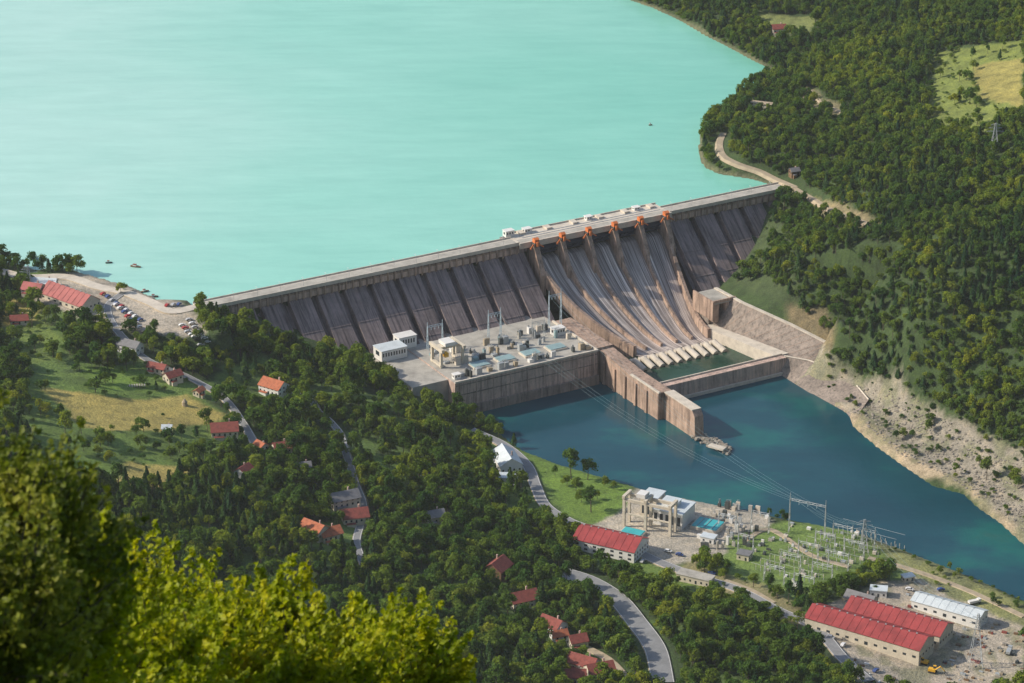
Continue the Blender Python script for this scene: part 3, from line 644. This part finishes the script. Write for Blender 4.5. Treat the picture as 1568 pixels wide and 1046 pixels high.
# substation gantries: insulator posts and portals
tops=[]
def gp(u1,v1,du,h): 
    p=Vector(G(u1,v1)); q=p+Vector((math.cos(A0),math.sin(A0),0))*du; q.z=p.z
    portal("substation_gantry",p,q,h,steel,.3); tops.append((p+q)/2+Vector((0,0,h)))
for u,v,l,h in [(1170,890,13,12),(1195,872,13,12),(1222,855,13,12),(1248,840,13,12),(1275,828,13,12),(1215,905,13,12),(1243,888,13,12),(1268,870,13,12),(1292,852,13,12),(1208,815,24,24),(1130,845,10,13),(1100,812,12,12),(1150,812,12,14),(1320,842,8,15)]: gp(u,v,l,h)
mb=MB(); P_=[G(1150,872),G(1290,812)]; 
for i in range(11):
    for j in range(14):
        f=i/10; a=P_[0][0]*(1-f)+P_[1][0]*f+j*2.6*math.cos(A0)+j*.5; b_=P_[0][1]*(1-f)+P_[1][1]*f+j*2.6*math.sin(A0)-j*.6; zz=float(hgt(a,b_))
        if (i*7+j*3)%5==0: continue
        mb.beam((a,b_,zz),(a,b_,zz+2.4),.16,steel); mb.beam((a,b_,zz+2.4),(a,b_,zz+4),.3,pale_c,6,.12)
    mb.beam((P_[0][0]*(1-f)+P_[1][0]*f,P_[0][1]*(1-f)+P_[1][1]*f,10.5),(a,b_,10.5),.08,steel)
mb.done("busbar_insulators")
def pylon(u,v,h,w=5):
    mb=MB(); p=Vector(G(u,v)); prev=None
    for k in range(9):
        f=k/8; g=w*(1-f)**1.2*.5+.5; cs=[p+Vector((sx*g,sy*g,h*f)) for sx,sy in((-1,-1),(1,-1),(1,1),(-1,1))]
        if prev:
            for i in range(4): mb.beam(prev[i],cs[i],.16,steel); mb.beam(prev[i],cs[(i+1)%4],.09,steel); mb.beam(cs[i],cs[(i+1)%4],.09,steel)
        prev=cs
    for f,l in((.7,6.5),(.82,5),(.93,3.6)):
        for sg in(-1,1): mb.beam(p+Vector((0,0,h*f)),p+Vector((sg*l,0,h*f+.3)),.16,steel); mb.beam(p+Vector((0,0,h*f+1.5)),p+Vector((sg*l,0,h*f+.3)),.1,steel)
    mb.done("transmission_pylon"); return p+Vector((0,0,h*.85))
py=[pylon(1493,1020,34,7),pylon(1522,232,22,5),pylon(1322,845,22,4),pylon(45,440,16,2.5)]
mb=MB()
def wire(a,b_,sag,r=.05):
    a=Vector(a);b_=Vector(b_); n=16; pr=None
    for i in range(n+1):
        f=i/n; q=a.lerp(b_,f); q.z-=sag*4*f*(1-f)
        if pr is not None: mb.beam(pr,q,r,hatch,3)
        pr=q
for dx in (0,3.5,7):
    wire(D(247+dx,66,47.5),tops[9]+Vector((dx-4,0,-1)),14); wire(D(197+dx,66,43.5),tops[9]+Vector((dx-9,3,-1)),15)
    wire(tops[9]+Vector((dx-4,0,-1)),tops[4]+Vector((dx-3,0,0)),2); wire(py[2]+Vector((dx-3,0,0)),py[0]+Vector((dx-3,0,0)),7)
    wire(tops[9]+Vector((dx-6,0,0)),py[2]+Vector((dx-3,0,0)),4)
mb.done("power_lines")
# ------------------------------------------------------------------ cars / boats / excavator
def carmesh(col):
    mb=MB(); pr=[(-2.1,.35),(2.1,.35),(2.15,.75),(1.3,.92),(.75,1.4),(-1.1,1.42),(-1.75,.98),(-2.15,.9)]
    def ext(sec,w_,m_):
        n_=len(sec); mb.add([(a,-w_,b_) for a,b_ in sec]+[(a,w_,b_) for a,b_ in sec],[(i,(i+1)%n_,n_+(i+1)%n_,n_+i) for i in range(n_)]+[tuple(range(n_-1,-1,-1)),tuple(range(n_,2*n_))],m_)
    ext(pr,.86,col); ext([(1.18,.95),(.72,1.34),(-1.05,1.36),(-1.6,1.0)],.875,glass); ext([(1.36,.93),(.80,1.40),(.74,1.36),(1.25,.92)],.7,glass)
    for a in(-1.3,1.3):
        for sg in(-1,1): mb.beam((a,sg*.7,.33),(a,sg*.9,.33),.33,rubber,10)
    ob=mb.done("car_tmp"); me=ob.data; bpy.data.objects.remove(ob); return me
cms=[carmesh(stdmat("car_paint_"+n_,c,.35,.05,.5)) for n_,c in (("white",(.75,.75,.75)),("silver",(.45,.46,.48)),("blue",(.04,.08,.25)),("red",(.4,.03,.03)),("black",(.03,.03,.03)),("white2",(.7,.7,.72)))]
def park(u,v,ang):
    x_,y_,z_=G(u,v); o_=bpy.data.objects.new("parked_car",random.choice(cms)); o_.location=(x_,y_,z_+.5); o_.rotation_euler=(0,0,math.radians(ang)); o_.scale=(1.15,)*3; COL.objects.link(o_)
lots=[]
for i in range(9): lots.append((158+i*7,452+i*5,55)); 
for i in range(8): lots.append((178+i*6,468+i*6,50))
for i in range(7): lots.append((278+i*5,500+i*5,20)); lots.append((290+i*4.5,492+i*6,20))
for i in range(6): lots.append((185+i*6,527+i*3,70))
for i in range(3): lots.append((256+i*9,470-i*.5,70))
lots+=[(1258,968,-30),(1272,978,-30),(1290,990,60),(1040,852,-27),(1022,846,-27),(900,812,-30),(985,862,60),(1440,905,10),(1392,905,-20),(1340,1030,50),(790,745,80),(1090,880,-30)]
for a in lots: park(a[0]+random.uniform(-1,1),a[1],a[2]+random.uniform(-6,6))
def boat(u,v,L,ang,m_):
    x_,y_,_=W(u,v,ZL); mb=MB(); c2,s2=math.cos(ang),math.sin(ang); st=[(-.5,.7),(-.2,1),(.2,.9),(.42,.5),(.5,.05)]; vs=[]
    for f,g in st:
        for sg,zz,k in((-1,.9,1),(-1,-.3,.5),(1,-.3,.5),(1,.9,1)):
            a=f*L;b_=sg*g*k*L*.17; vs.append((x_+a*c2-b_*s2,y_+a*s2+b_*c2,ZL+zz))
    fs=[(0,1,2,3)]
    for i in range(4): fs+=[(4*i+q,4*i+(q+1)%4,4*i+4+(q+1)%4,4*i+4+q) for q in range(4)]
    mb.add(vs,fs,m_); mb.box(x_-.1*L*c2,y_-.1*L*s2,ZL+.9,L*.3,L*.2,1.1,white,ang); mb.box(x_-.1*L*c2,y_-.1*L*s2,ZL+2.01,L*.34,L*.24,.15,tile2,ang); mb.done("boat")
boat(208,409,8,-.3,wood); boat(167,403,5,.2,darkc); boat(222,447,6,.5,wood); boat(236,455,6,.2,wood); boat(996,192,3,.3,wood)
def excavator(u,v,ang):
    x_,y_,z_=G(u,v); mb=MB(); c2,s2=math.cos(ang),math.sin(ang)
    def R(a,b_,zz): return (x_+a*c2-b_*s2,y_+a*s2+b_*c2,z_+zz)
    for sg in(-1.3,1.3): q=R(0,sg,0); mb.box(*q,4.6,.8,1,rubber,ang)
    q=R(-.4,0,1.1); mb.box(*q,4.2,2.8,1.5,yellow,ang); q=R(.9,.8,2.6); mb.box(*q,1.6,1.2,1.5,glass,ang); q=R(.9,.8,4.11); mb.box(*q,1.8,1.4,.15,yellow,ang)
    mb.beam(R(1.4,-.3,2.2),R(4.6,-.3,5.2),.35,yellow); mb.beam(R(4.6,-.3,5.2),R(7.2,-.3,2.4),.28,yellow); mb.beam(R(7.2,-.3,2.4),R(6.6,-.3,.8),.6,darkc,5)
    mb.done("excavator")
excavator(1415,1018,2.6); excavator(1428,1030,-.4)
def truck(u,v,ang,m_):
    x_,y_,z_=G(u,v); z_+=.1; mb=MB(); c2,s2=math.cos(ang),math.sin(ang)
    def bx(a,b_,zz,w_,d_,h_,mm): mb.box(x_+a*c2-b_*s2,y_+a*s2+b_*c2,z_+zz,w_,d_,h_,mm,ang)
    bx(0,0,.8,8,2.3,.4,darkc); bx(3,0,1.21,2,2.4,1.9,m_); bx(4.03,0,2,.08,2,.8,glass); bx(-1.2,0,1.21,5.8,2.5,1.4,m_)
    for a in(-3,-1.7,2.8):
        for sg in(-1,1): mb.beam((x_+a*c2-sg*.9*s2,y_+a*s2+sg*.9*c2,z_+.5),(x_+a*c2-sg*1.25*s2,y_+a*s2+sg*1.25*c2,z_+.5),.5,rubber,10)
    mb.done("dump_truck")
truck(1400,1012,-.5,yellow); truck(1492,925,.4,white); truck(1545,1000,1.2,steel)
mb=MB(); p=G(283,622); mb.beam((p[0],p[1],p[2]-.3),(p[0],p[1],p[2]+2.5),2,dirt,10,1.8); mb.beam((p[0],p[1],p[2]+2.5),(p[0],p[1],p[2]+5),1.9,dirt,10,.2); mb.done("haystack")
mb=MB(); p=G(205,594)
for i in range(9):
    mb.box(p[0]-6+i*1.6,p[1]+i*.3,p[2],.9,3.5,1.0,deck_c,.2)
mb.done("beehive_row")
# ------------------------------------------------------------------ trees
def leafmat(name,c1,c2,c3,trans=.3,hv=.04):
    m,nt,o=newmat(name); oi=nt.nodes.new("ShaderNodeObjectInfo"); c=ramp(nt,oi.outputs['Random'],[(0,c1),(.5,c2),(1,c3)])
    tc=nt.nodes.new("ShaderNodeTexCoord"); nz=noise(nt,.55,vec=tc.outputs['Object'],detail=2)
    c=mix(nt,c,ramp(nt,nz,[(.3,(.6,.65,.6)),(.5,(1,1,1)),(.7,(1.45,1.35,1.1))]),.9,'MULTIPLY')
    c=mix(nt,c,ramp(nt,noise(nt,.012,detail=3),[(.34,(.62,.76,.8)),(.5,(1,1,1)),(.64,(1.5,1.3,.9))]),1,'MULTIPLY')
    d=nt.nodes.new("ShaderNodeBsdfDiffuse"); nt.links.new(c,d.inputs['Color'])
    t=nt.nodes.new("ShaderNodeBsdfTranslucent"); nt.links.new(mix(nt,c,(1.1,1.15,.5),1,'MULTIPLY'),t.inputs[0])
    mx=nt.nodes.new("ShaderNodeMixShader"); mx.inputs[0].default_value=trans; nt.links.new(d.outputs[0],mx.inputs[1]); nt.links.new(t.outputs[0],mx.inputs[2]); nt.links.new(mx.outputs[0],o.inputs[0]); return m
lf1=leafmat("broadleaf_foliage",(.06,.125,.034),(.105,.18,.036),(.17,.23,.04),.38)
lf2=leafmat("conifer_foliage",(.036,.085,.04),(.054,.11,.042),(.075,.13,.042),.3)
lf3=leafmat("light_foliage",(.13,.20,.034),(.175,.235,.036),(.23,.275,.045),.42)
def cards(Pc,Nn,size,r):
    n_=len(Pc); a=np.cross(Nn,r.normal(size=(n_,3))); a/=np.linalg.norm(a,axis=1)[:,None]+1e-9; b_=np.cross(Nn,a)
    sa=size*r.uniform(.7,1.3,n_)[:,None]; sb=sa*r.uniform(.5,.9,n_)[:,None]
    V=np.stack([Pc-a*sa,Pc-b_*sb+Nn*sb*.2,Pc+a*sa,Pc+b_*sb+Nn*sb*.2],1).reshape(-1,3)
    return V,np.arange(n_*4).reshape(-1,4)
def trunkv(h,r0,limbs,r):
    mb=MB(); mb.beam((0,0,-.8),(0.1,0,h*.35),r0,bark,6,r0*.75); mb.beam((.1,0,h*.35),(0,.1,h*.8),r0*.75,bark,6,r0*.2)
    for i in range(limbs):
        a=r.uniform(0,6.28); z0=h*r.uniform(.3,.55); l=h*r.uniform(.2,.33); mb.beam((0,0,z0),(math.cos(a)*l,math.sin(a)*l,z0+l*.9),r0*.4,bark,5,r0*.1)
    return mb
def proto(name,kind,seed,h,R,mat,nl=11,per=55):
    r=np.random.default_rng(seed); mb=trunkv(h,.035*h*.6,5,r); Ps=[];Ns=[]
    if kind=='b':
        sk=r.uniform(.75,1.3); off=r.normal(size=2)*R*.12
        for i in range(nl):
            a=r.uniform(0,6.28); ph=r.uniform(-.5,1); q=R*.7*math.sqrt(max(0,1-ph*ph*.8))*r.uniform(.4,1.1)
            if i==0:q=0;ph=1
            c=np.array([math.cos(a)*q*sk+off[0],math.sin(a)*q/sk+off[1],h*.6+ph*h*.27]); lr=R*r.uniform(.22,.5)
            d=r.normal(size=(per,3)); d[:,2]+=.35; d/=np.linalg.norm(d,axis=1)[:,None]; P_=c+d*lr*np.array([1,1,.85])*r.uniform(.6,1.22,per)[:,None]
            N_=d+r.normal(size=(per,3))*.6; N_/=np.linalg.norm(N_,axis=1)[:,None]; Ps.append(P_);Ns.append(N_)
        V_,F_=cards(np.concatenate(Ps),np.concatenate(Ns),R*.12,r)
    else:
        n_=nl*per; f=r.uniform(0,1,n_)**.75; tier=(f*9)%1; rad=R*(1-f*.93)*(.55+.5*(1-tier))*1.0; a=r.uniform(0,6.28,n_)
        rad*=r.uniform(.65,1.1,n_)*(1+.25*np.sin(a*3+seed+f*9)); P_=np.stack([np.cos(a)*rad,np.sin(a)*rad,h*.14+f*h*.86-.0*rad],1)
        N_=np.stack([np.cos(a),np.sin(a),.6+0*a],1)+r.normal(size=(n_,3))*.4; N_/=np.linalg.norm(N_,axis=1)[:,None]; V_,F_=cards(P_,N_,R*.17,r)
    tv=np.array(mb.v); k=len(tv)
    mi=[0]*len(mb.f)+[1]*len(F_)
    me=bpy.data.meshes.new(name); me.from_pydata(np.r_[tv,V_].tolist(),[],list(mb.f)+[tuple(q) for q in (F_+k).tolist()]); me.materials.append(bark); me.materials.append(mat); me.polygons.foreach_set("material_index",mi); me.update()
    return me
pc=bpy.data.collections.new("tree_kinds")
spec=[('b',12,5.4,lf1),('b',14,4.6,lf1),('b',10,6.0,lf1),('b',16,5.0,lf1),('b',10,4.4,lf3),('b',12,5.0,lf3),('c',13,3.7,lf2),('c',15,3.9,lf2),('b',3.4,2.6,lf1),('b',15,2.8,lf3),('b',12,4.2,lf1),('b',9,5.0,lf1)]
for i,(k_,h_,R_,m_) in enumerate(spec):
    o_=bpy.data.objects.new("tree_kind_%02d"%i,proto("tree_kind_%02d"%i,k_,50+i,h_,R_,m_,nl=(7 if h_<5 else 14),per=54)); pc.objects.link(o_)
ng=bpy.data.node_groups.new("scatter_trees","GeometryNodeTree"); ng.interface.new_socket(name="Geometry",in_out='INPUT',socket_type='NodeSocketGeometry'); ng.interface.new_socket(name="Geometry",in_out='OUTPUT',socket_type='NodeSocketGeometry')
gi=ng.nodes.new("NodeGroupInput");go=ng.nodes.new("NodeGroupOutput"); ip=ng.nodes.new("GeometryNodeInstanceOnPoints"); ci=ng.nodes.new("GeometryNodeCollectionInfo")
ci.inputs['Collection'].default_value=pc; ci.inputs['Separate Children'].default_value=True; ci.inputs['Reset Children'].default_value=True
def na(nm,ty): q=ng.nodes.new("GeometryNodeInputNamedAttribute"); q.data_type=ty; q.inputs['Name'].default_value=nm; return q.outputs['Attribute']
ip.inputs['Pick Instance'].default_value=True
ng.links.new(gi.outputs[0],ip.inputs['Points']); ng.links.new(ci.outputs[0],ip.inputs['Instance']); ng.links.new(na("kind",'INT'),ip.inputs['Instance Index']); ng.links.new(na("rot",'FLOAT_VECTOR'),ip.inputs['Rotation']); ng.links.new(na("scl",'FLOAT_VECTOR'),ip.inputs['Scale']); ng.links.new(ip.outputs[0],go.inputs[0])
def forest(name,P_,kinds,scl):
    n_=len(P_); me=bpy.data.meshes.new(name); me.vertices.add(n_); me.vertices.foreach_set("co",np.asarray(P_,np.float32).ravel())
    a=me.attributes.new("kind",'INT','POINT'); a.data.foreach_set("value",np.asarray(kinds,np.int32))
    rot=np.zeros((n_,3),np.float32); rot[:,2]=rng.uniform(0,6.28,n_); rot[:,0]=rng.normal(0,.05,n_)
    a=me.attributes.new("rot",'FLOAT_VECTOR','POINT'); a.data.foreach_set("vector",rot.ravel())
    s3=np.repeat(np.asarray(scl)[:,None],3,1)*rng.uniform(.82,1.2,(n_,3)); a=me.attributes.new("scl",'FLOAT_VECTOR','POINT'); a.data.foreach_set("vector",s3.astype(np.float32).ravel())
    o_=bpy.data.objects.new(name,me); COL.objects.link(o_); md=o_.modifiers.new("scatter",'NODES'); md.node_group=ng; return o_
sp=4.8
gx,gy=np.meshgrid(np.arange(-600,600,sp),np.arange(1200,2880,sp)); gx=(gx+rng.uniform(-.6,.6,gx.shape)*sp).ravel(); gy=(gy+rng.uniform(-.6,.6,gy.shape)*sp).ravel()
gz=hgt(gx,gy); s1,t1=ST(gx,gy); d1=sdist(gx,gy,lake); d2=sdist(gx,gy,river)
keep=(d1>1.5)&(d2>3)
facet=np.where(gz>57,12,(68-gz)*1.19+8)
keep&=~((s1>-6)&(s1<502)&(t1>-16)&(t1<facet))
keep&=~((s1>104)&(s1<262)&(t1>20)&(t1<124)); keep&=~((s1>250)&(s1<410)&(t1>0)&(t1<205))
for k in [9,15,16,17,18,19,21,6]:
    keep&=sdist(gx,gy,zw[k][0])>1.0
for k,pr_ in ((7,.05),(20,.03),(11,.08),(0,.09),(4,.35),(12,.6),(13,.25),(10,.3),(14,.06),(23,.25),(24,.25),(25,.3),(26,.35)): keep&=(sdist(gx,gy,zw[k][0])>0)|(rng.random(gx.shape)<pr_)
for k in (1,2,8): keep&=~((sdist(gx,gy,zw[k][0])<-1))
for pts_,w_,nm in roads:
    q_=[tuple(p) for p in pts_]; keep&=polydist(gx,gy,q_,False)>w_/2+(3.0 if nm!="village_lane" else 2.2)
    if nm in("hillside_road","valley_road","riverside_road"): keep&=polydist(gx,gy+6,q_,False)>w_/2+4.5
for fx,fy,fr in foot:
    keep&=np.hypot(gx-fx,gy-fy)>fr-1.5; keep&=~((np.abs(gx-fx)<fr*.8)&(fy-gy>0)&(fy-gy<fr+6))
left=(gx<60)|(gy<1720)
cl=fbm(gx/38,gy/38,41); keep&=~(left&(cl>.635)&(rng.random(gx.shape)<.75)); keep&=~(left&(rng.random(gx.shape)<.14))
print("trees",keep.sum())
gx,gy,gz,cl=gx[keep],gy[keep],gz[keep],cl[keep]; left=left[keep]; d2=d2[keep]
r0=rng.random(gx.shape); fz=fbm(gx/90,gy/90,77)
pine=((fz>.60)&(r0<.45))|(r0<.04)
bl=np.array([0,1,2,3,10,11]); kind=np.where(pine,6+(rng.random(gx.shape)<.5),np.where(rng.random(gx.shape)<.2,4+(rng.random(gx.shape)<.5),bl[rng.integers(0,6,gx.shape)]))
kind=np.where(rng.random(gx.shape)<.14,8,kind); kind=np.where(left&(rng.random(gx.shape)<.02),9,kind)
scl=(.5+.7*rng.random(gx.shape)**1.5)*np.where(left,.98,.84); scl=np.where(d2<16,scl*.7,scl); scl=np.where(kind==8,scl*1.5,scl)
P_=np.c_[gx,gy,gz-.2]
forest("forest_left_bank",P_[left],kind[left],scl[left]); forest("forest_right_bank",P_[~left],kind[~left],scl[~left])
# individual garden trees in meadows
it=[(875,735,1.3),(900,735,1.1),(905,785,1.2),(868,745,.9),(925,745,.7),(850,730,.6),(940,750,.5),(890,770,.8),(915,765,.6),(882,752,.9),(25,415,.9),(52,412,1),(118,418,1.1),(4,412,.9),(105,420,.8),(190,445,.6),(185,450,.7),(130,470,.6),(60,478,.8),(85,492,.8),(150,486,.7),(40,470,.6),(1488,92,.8),(1490,108,.7),(1470,150,.9),(1495,165,.9),(1485,160,1),(1462,160,.7),(1440,120,.7),(160,585,.7),(120,560,.8),(250,560,.7),(250,640,.3),(90,640,.5),(70,600,.6),(210,670,.7),(240,690,.6),(310,690,.7),(150,700,.7),(965,880,.5),(1340,910,.5),(1300,900,.6),(1440,880,.5),(1520,930,.5)]
P_=np.array([G(a,b_) for a,b_,_ in it]); forest("garden_trees",P_,[3 if i in(0,2) else random.choice([0,1,4,5,10]) for i in range(len(it))],[q[2] for q in it])
# low scrub on the rocky bank and meadow edges
bx=rng.uniform(-560,560,16000); by=rng.uniform(1300,2500,16000); ok=(sdist(bx,by,lake)>2)&(sdist(bx,by,river)>3); s1,t1=ST(bx,by); ok&=~((s1>-4)&(s1<500)&(t1>-16)&(t1<200)&(bx>-200)&(s1<412))
zz=np.zeros(bx.shape,bool)
for k in (14,14,14,20,0,4,7,11,12,13,22): zz|=(sdist(bx,by,zw[k][0])<0)&(rng.random(bx.shape)<.5)
zz&=~((sdist(bx,by,zw[15][0])<0)|(sdist(bx,by,zw[1][0])<0)|(sdist(bx,by,zw[8][0])<0))
for fx,fy,fr in foot: zz&=np.hypot(bx-fx,by-fy)>fr
ok&=zz; P_=np.c_[bx,by,hgt(bx,by)][ok]; forest("scrub",P_,[8]*len(P_),rng.uniform(.25,.95,len(P_)))
# ------------------------------------------------------------------ foreground trees
def fgleaf(name,c1,c2,c3,tr):
    m,nt,o=newmat(name); nz=noise(nt,1.1,detail=3); c=ramp(nt,nz,[(.3,c1),(.5,c2),(.68,c3)]); nz2=noise(nt,14,detail=2); c=mix(nt,c,ramp(nt,nz2,[(.3,(.55,.6,.55)),(.7,(1.35,1.3,1.2))]),1,'MULTIPLY')
    d=nt.nodes.new("ShaderNodeBsdfPrincipled"); d.inputs['Roughness'].default_value=.5; nt.links.new(c,d.inputs['Base Color']); d.inputs['Specular IOR Level'].default_value=.25
    t=nt.nodes.new("ShaderNodeBsdfTranslucent"); nt.links.new(c,t.inputs[0])
    mx=nt.nodes.new("ShaderNodeMixShader"); mx.inputs[0].default_value=tr; nt.links.new(d.outputs[0],mx.inputs[1]); nt.links.new(t.outputs[0],mx.inputs[2]); nt.links.new(mx.outputs[0],o.inputs[0]); return m
fy=fgleaf("sunlit_leaf",(.19,.26,.003),(.34,.39,.003),(.50,.47,.006),.5); fd=fgleaf("oak_leaf",(.08,.12,.012),(.18,.22,.015),(.36,.36,.05),.45)
def fgtree(name,u,v,Dp,R,rh,mat,seed,ntw=230,lpt=64,ls=.07):
    """u,v bearing of the crown top; Dp distance; crown radius R, crown height rh"""
    r=np.random.default_rng(seed); a=(u-784)/F;b_=(v-523)/F; top=np.array([a*Dp,(cd-sd*b_)*Dp,CH-(sd+cd*b_)*Dp])
    gz=float(hgt(top[0],top[1])); mb=MB(); basep=np.array([top[0],top[1],gz-.5]); cc=top-np.array([0,0,rh*.55])
    mid=basep*.45+cc*.55; mb.beam(basep,mid,.22,bark,7,.14); mb.beam(mid,top-np.array([0,0,rh*.25]),.14,bark,6,.03)
    LP_=[];LN=[]
    for i in range(ntw):
        d=r.normal(size=3); d[2]=d[2]*.9+.25; d/=np.linalg.norm(d); e=cc+d*np.array([R,R,rh*.5])*r.uniform(.35,1.0)
        lump=.75+.38*math.sin(d[0]*5+seed)*math.cos(d[1]*4+seed); e=cc+(e-cc)*lump
        dr=d*.7+np.array([0,0,.75])+r.normal(size=3)*.25; dr/=np.linalg.norm(dr); ln=r.uniform(.5,1.25)
        if i%4==0: mb.beam(mid+(top-mid)*r.uniform(0,.6),e,.05,bark,4,.015)
        mb.beam(e,e+dr*ln,.014,bark,3,.005)
        f=r.uniform(0,1,lpt); off=r.normal(size=(lpt,3))*(.15*(1.12-f))[:,None]; LP_.append(e+dr*(f*ln)[:,None]+off); nn=r.normal(size=(lpt,3))*.6+np.array([-.35,-.25,.7]); LN.append(nn/np.linalg.norm(nn,axis=1)[:,None])
    V_,F_=cards(np.concatenate(LP_),np.concatenate(LN),ls,r); k=len(mb.v); mi=[0]*len(mb.f)+[1]*len(F_)
    me=bpy.data.meshes.new(name); me.from_pydata(np.r_[np.array(mb.v),V_].tolist(),[],list(mb.f)+[tuple(q) for q in (F_+k).tolist()]); me.materials.append(bark); me.materials.append(mat); me.polygons.foreach_set("material_index",mi); me.update(); o_=bpy.data.objects.new(name,me); COL.objects.link(o_)
fgtree("oak_tree",35,650,38,.95,3.8,fd,1,150,56,.055); fgtree("oak_tree",-25,760,36,1.1,4.0,fd,2,150,60,.055); fgtree("oak_tree",85,800,40,1.1,3.2,fy,3,150,60,.06)
fgtree("hornbeam_tree",240,845,64,2.4,5,fy,4); fgtree("hornbeam_tree",385,868,58,1.8,4.5,fy,5); fgtree("hornbeam_tree",565,930,62,2.2,4,fy,6); fgtree("hornbeam_tree",470,955,56,2.2,4,fy,7); fgtree("hornbeam_tree",150,800,60,1.8,5,fy,8); fgtree("hornbeam_tree",325,935,54,2.2,4,fy,9); fgtree("hornbeam_tree",20,900,44,2.0,4,fy,10); fgtree("hornbeam_tree",630,975,60,1.2,3,fy,12); fgtree("hornbeam_tree",190,940,50,2.2,4,fy,13)
# ------------------------------------------------------------------ light
sun_dir=Vector((-.80,-.0,.55)).normalized(); el=math.asin(sun_dir.z); az=math.atan2(sun_dir.x,sun_dir.y)
sl=bpy.data.lights.new("sun",'SUN'); sl.energy=4.8; sl.angle=math.radians(.6); sl.color=(1,.90,.74); so=bpy.data.objects.new("sun",sl); so.rotation_euler=sun_dir.to_track_quat('Z','Y').to_euler(); COL.objects.link(so)
w=bpy.data.worlds.new("World"); sc.world=w; w.use_nodes=True; nt=w.node_tree; bg=nt.nodes['Background']; sk=nt.nodes.new("ShaderNodeTexSky"); sk.sky_type='NISHITA'; sk.sun_disc=False; sk.sun_elevation=el; sk.sun_rotation=az; sk.air_density=1.2; sk.dust_density=2; sk.altitude=300
nt.links.new(sk.outputs[0],bg.inputs[0]); bg.inputs[1].default_value=.15
# valley haze: thin real air volume filling the whole valley
mb=MB(); m,nt,o=newmat("valley_haze"); vsn=nt.nodes.new("ShaderNodeVolumeScatter"); vsn.inputs['Density'].default_value=2.6e-5; vsn.inputs['Color'].default_value=(.92,.96,1,1); vsn.inputs['Anisotropy'].default_value=.2; nt.links.new(vsn.outputs[0],o.inputs['Volume'])
mb.box(0,2500,-60,9000,8000,960,m); hz_=mb.done("atmosphere_haze")
sc.view_settings.view_transform='Standard'; sc.view_settings.look='None'; sc.view_settings.exposure=0
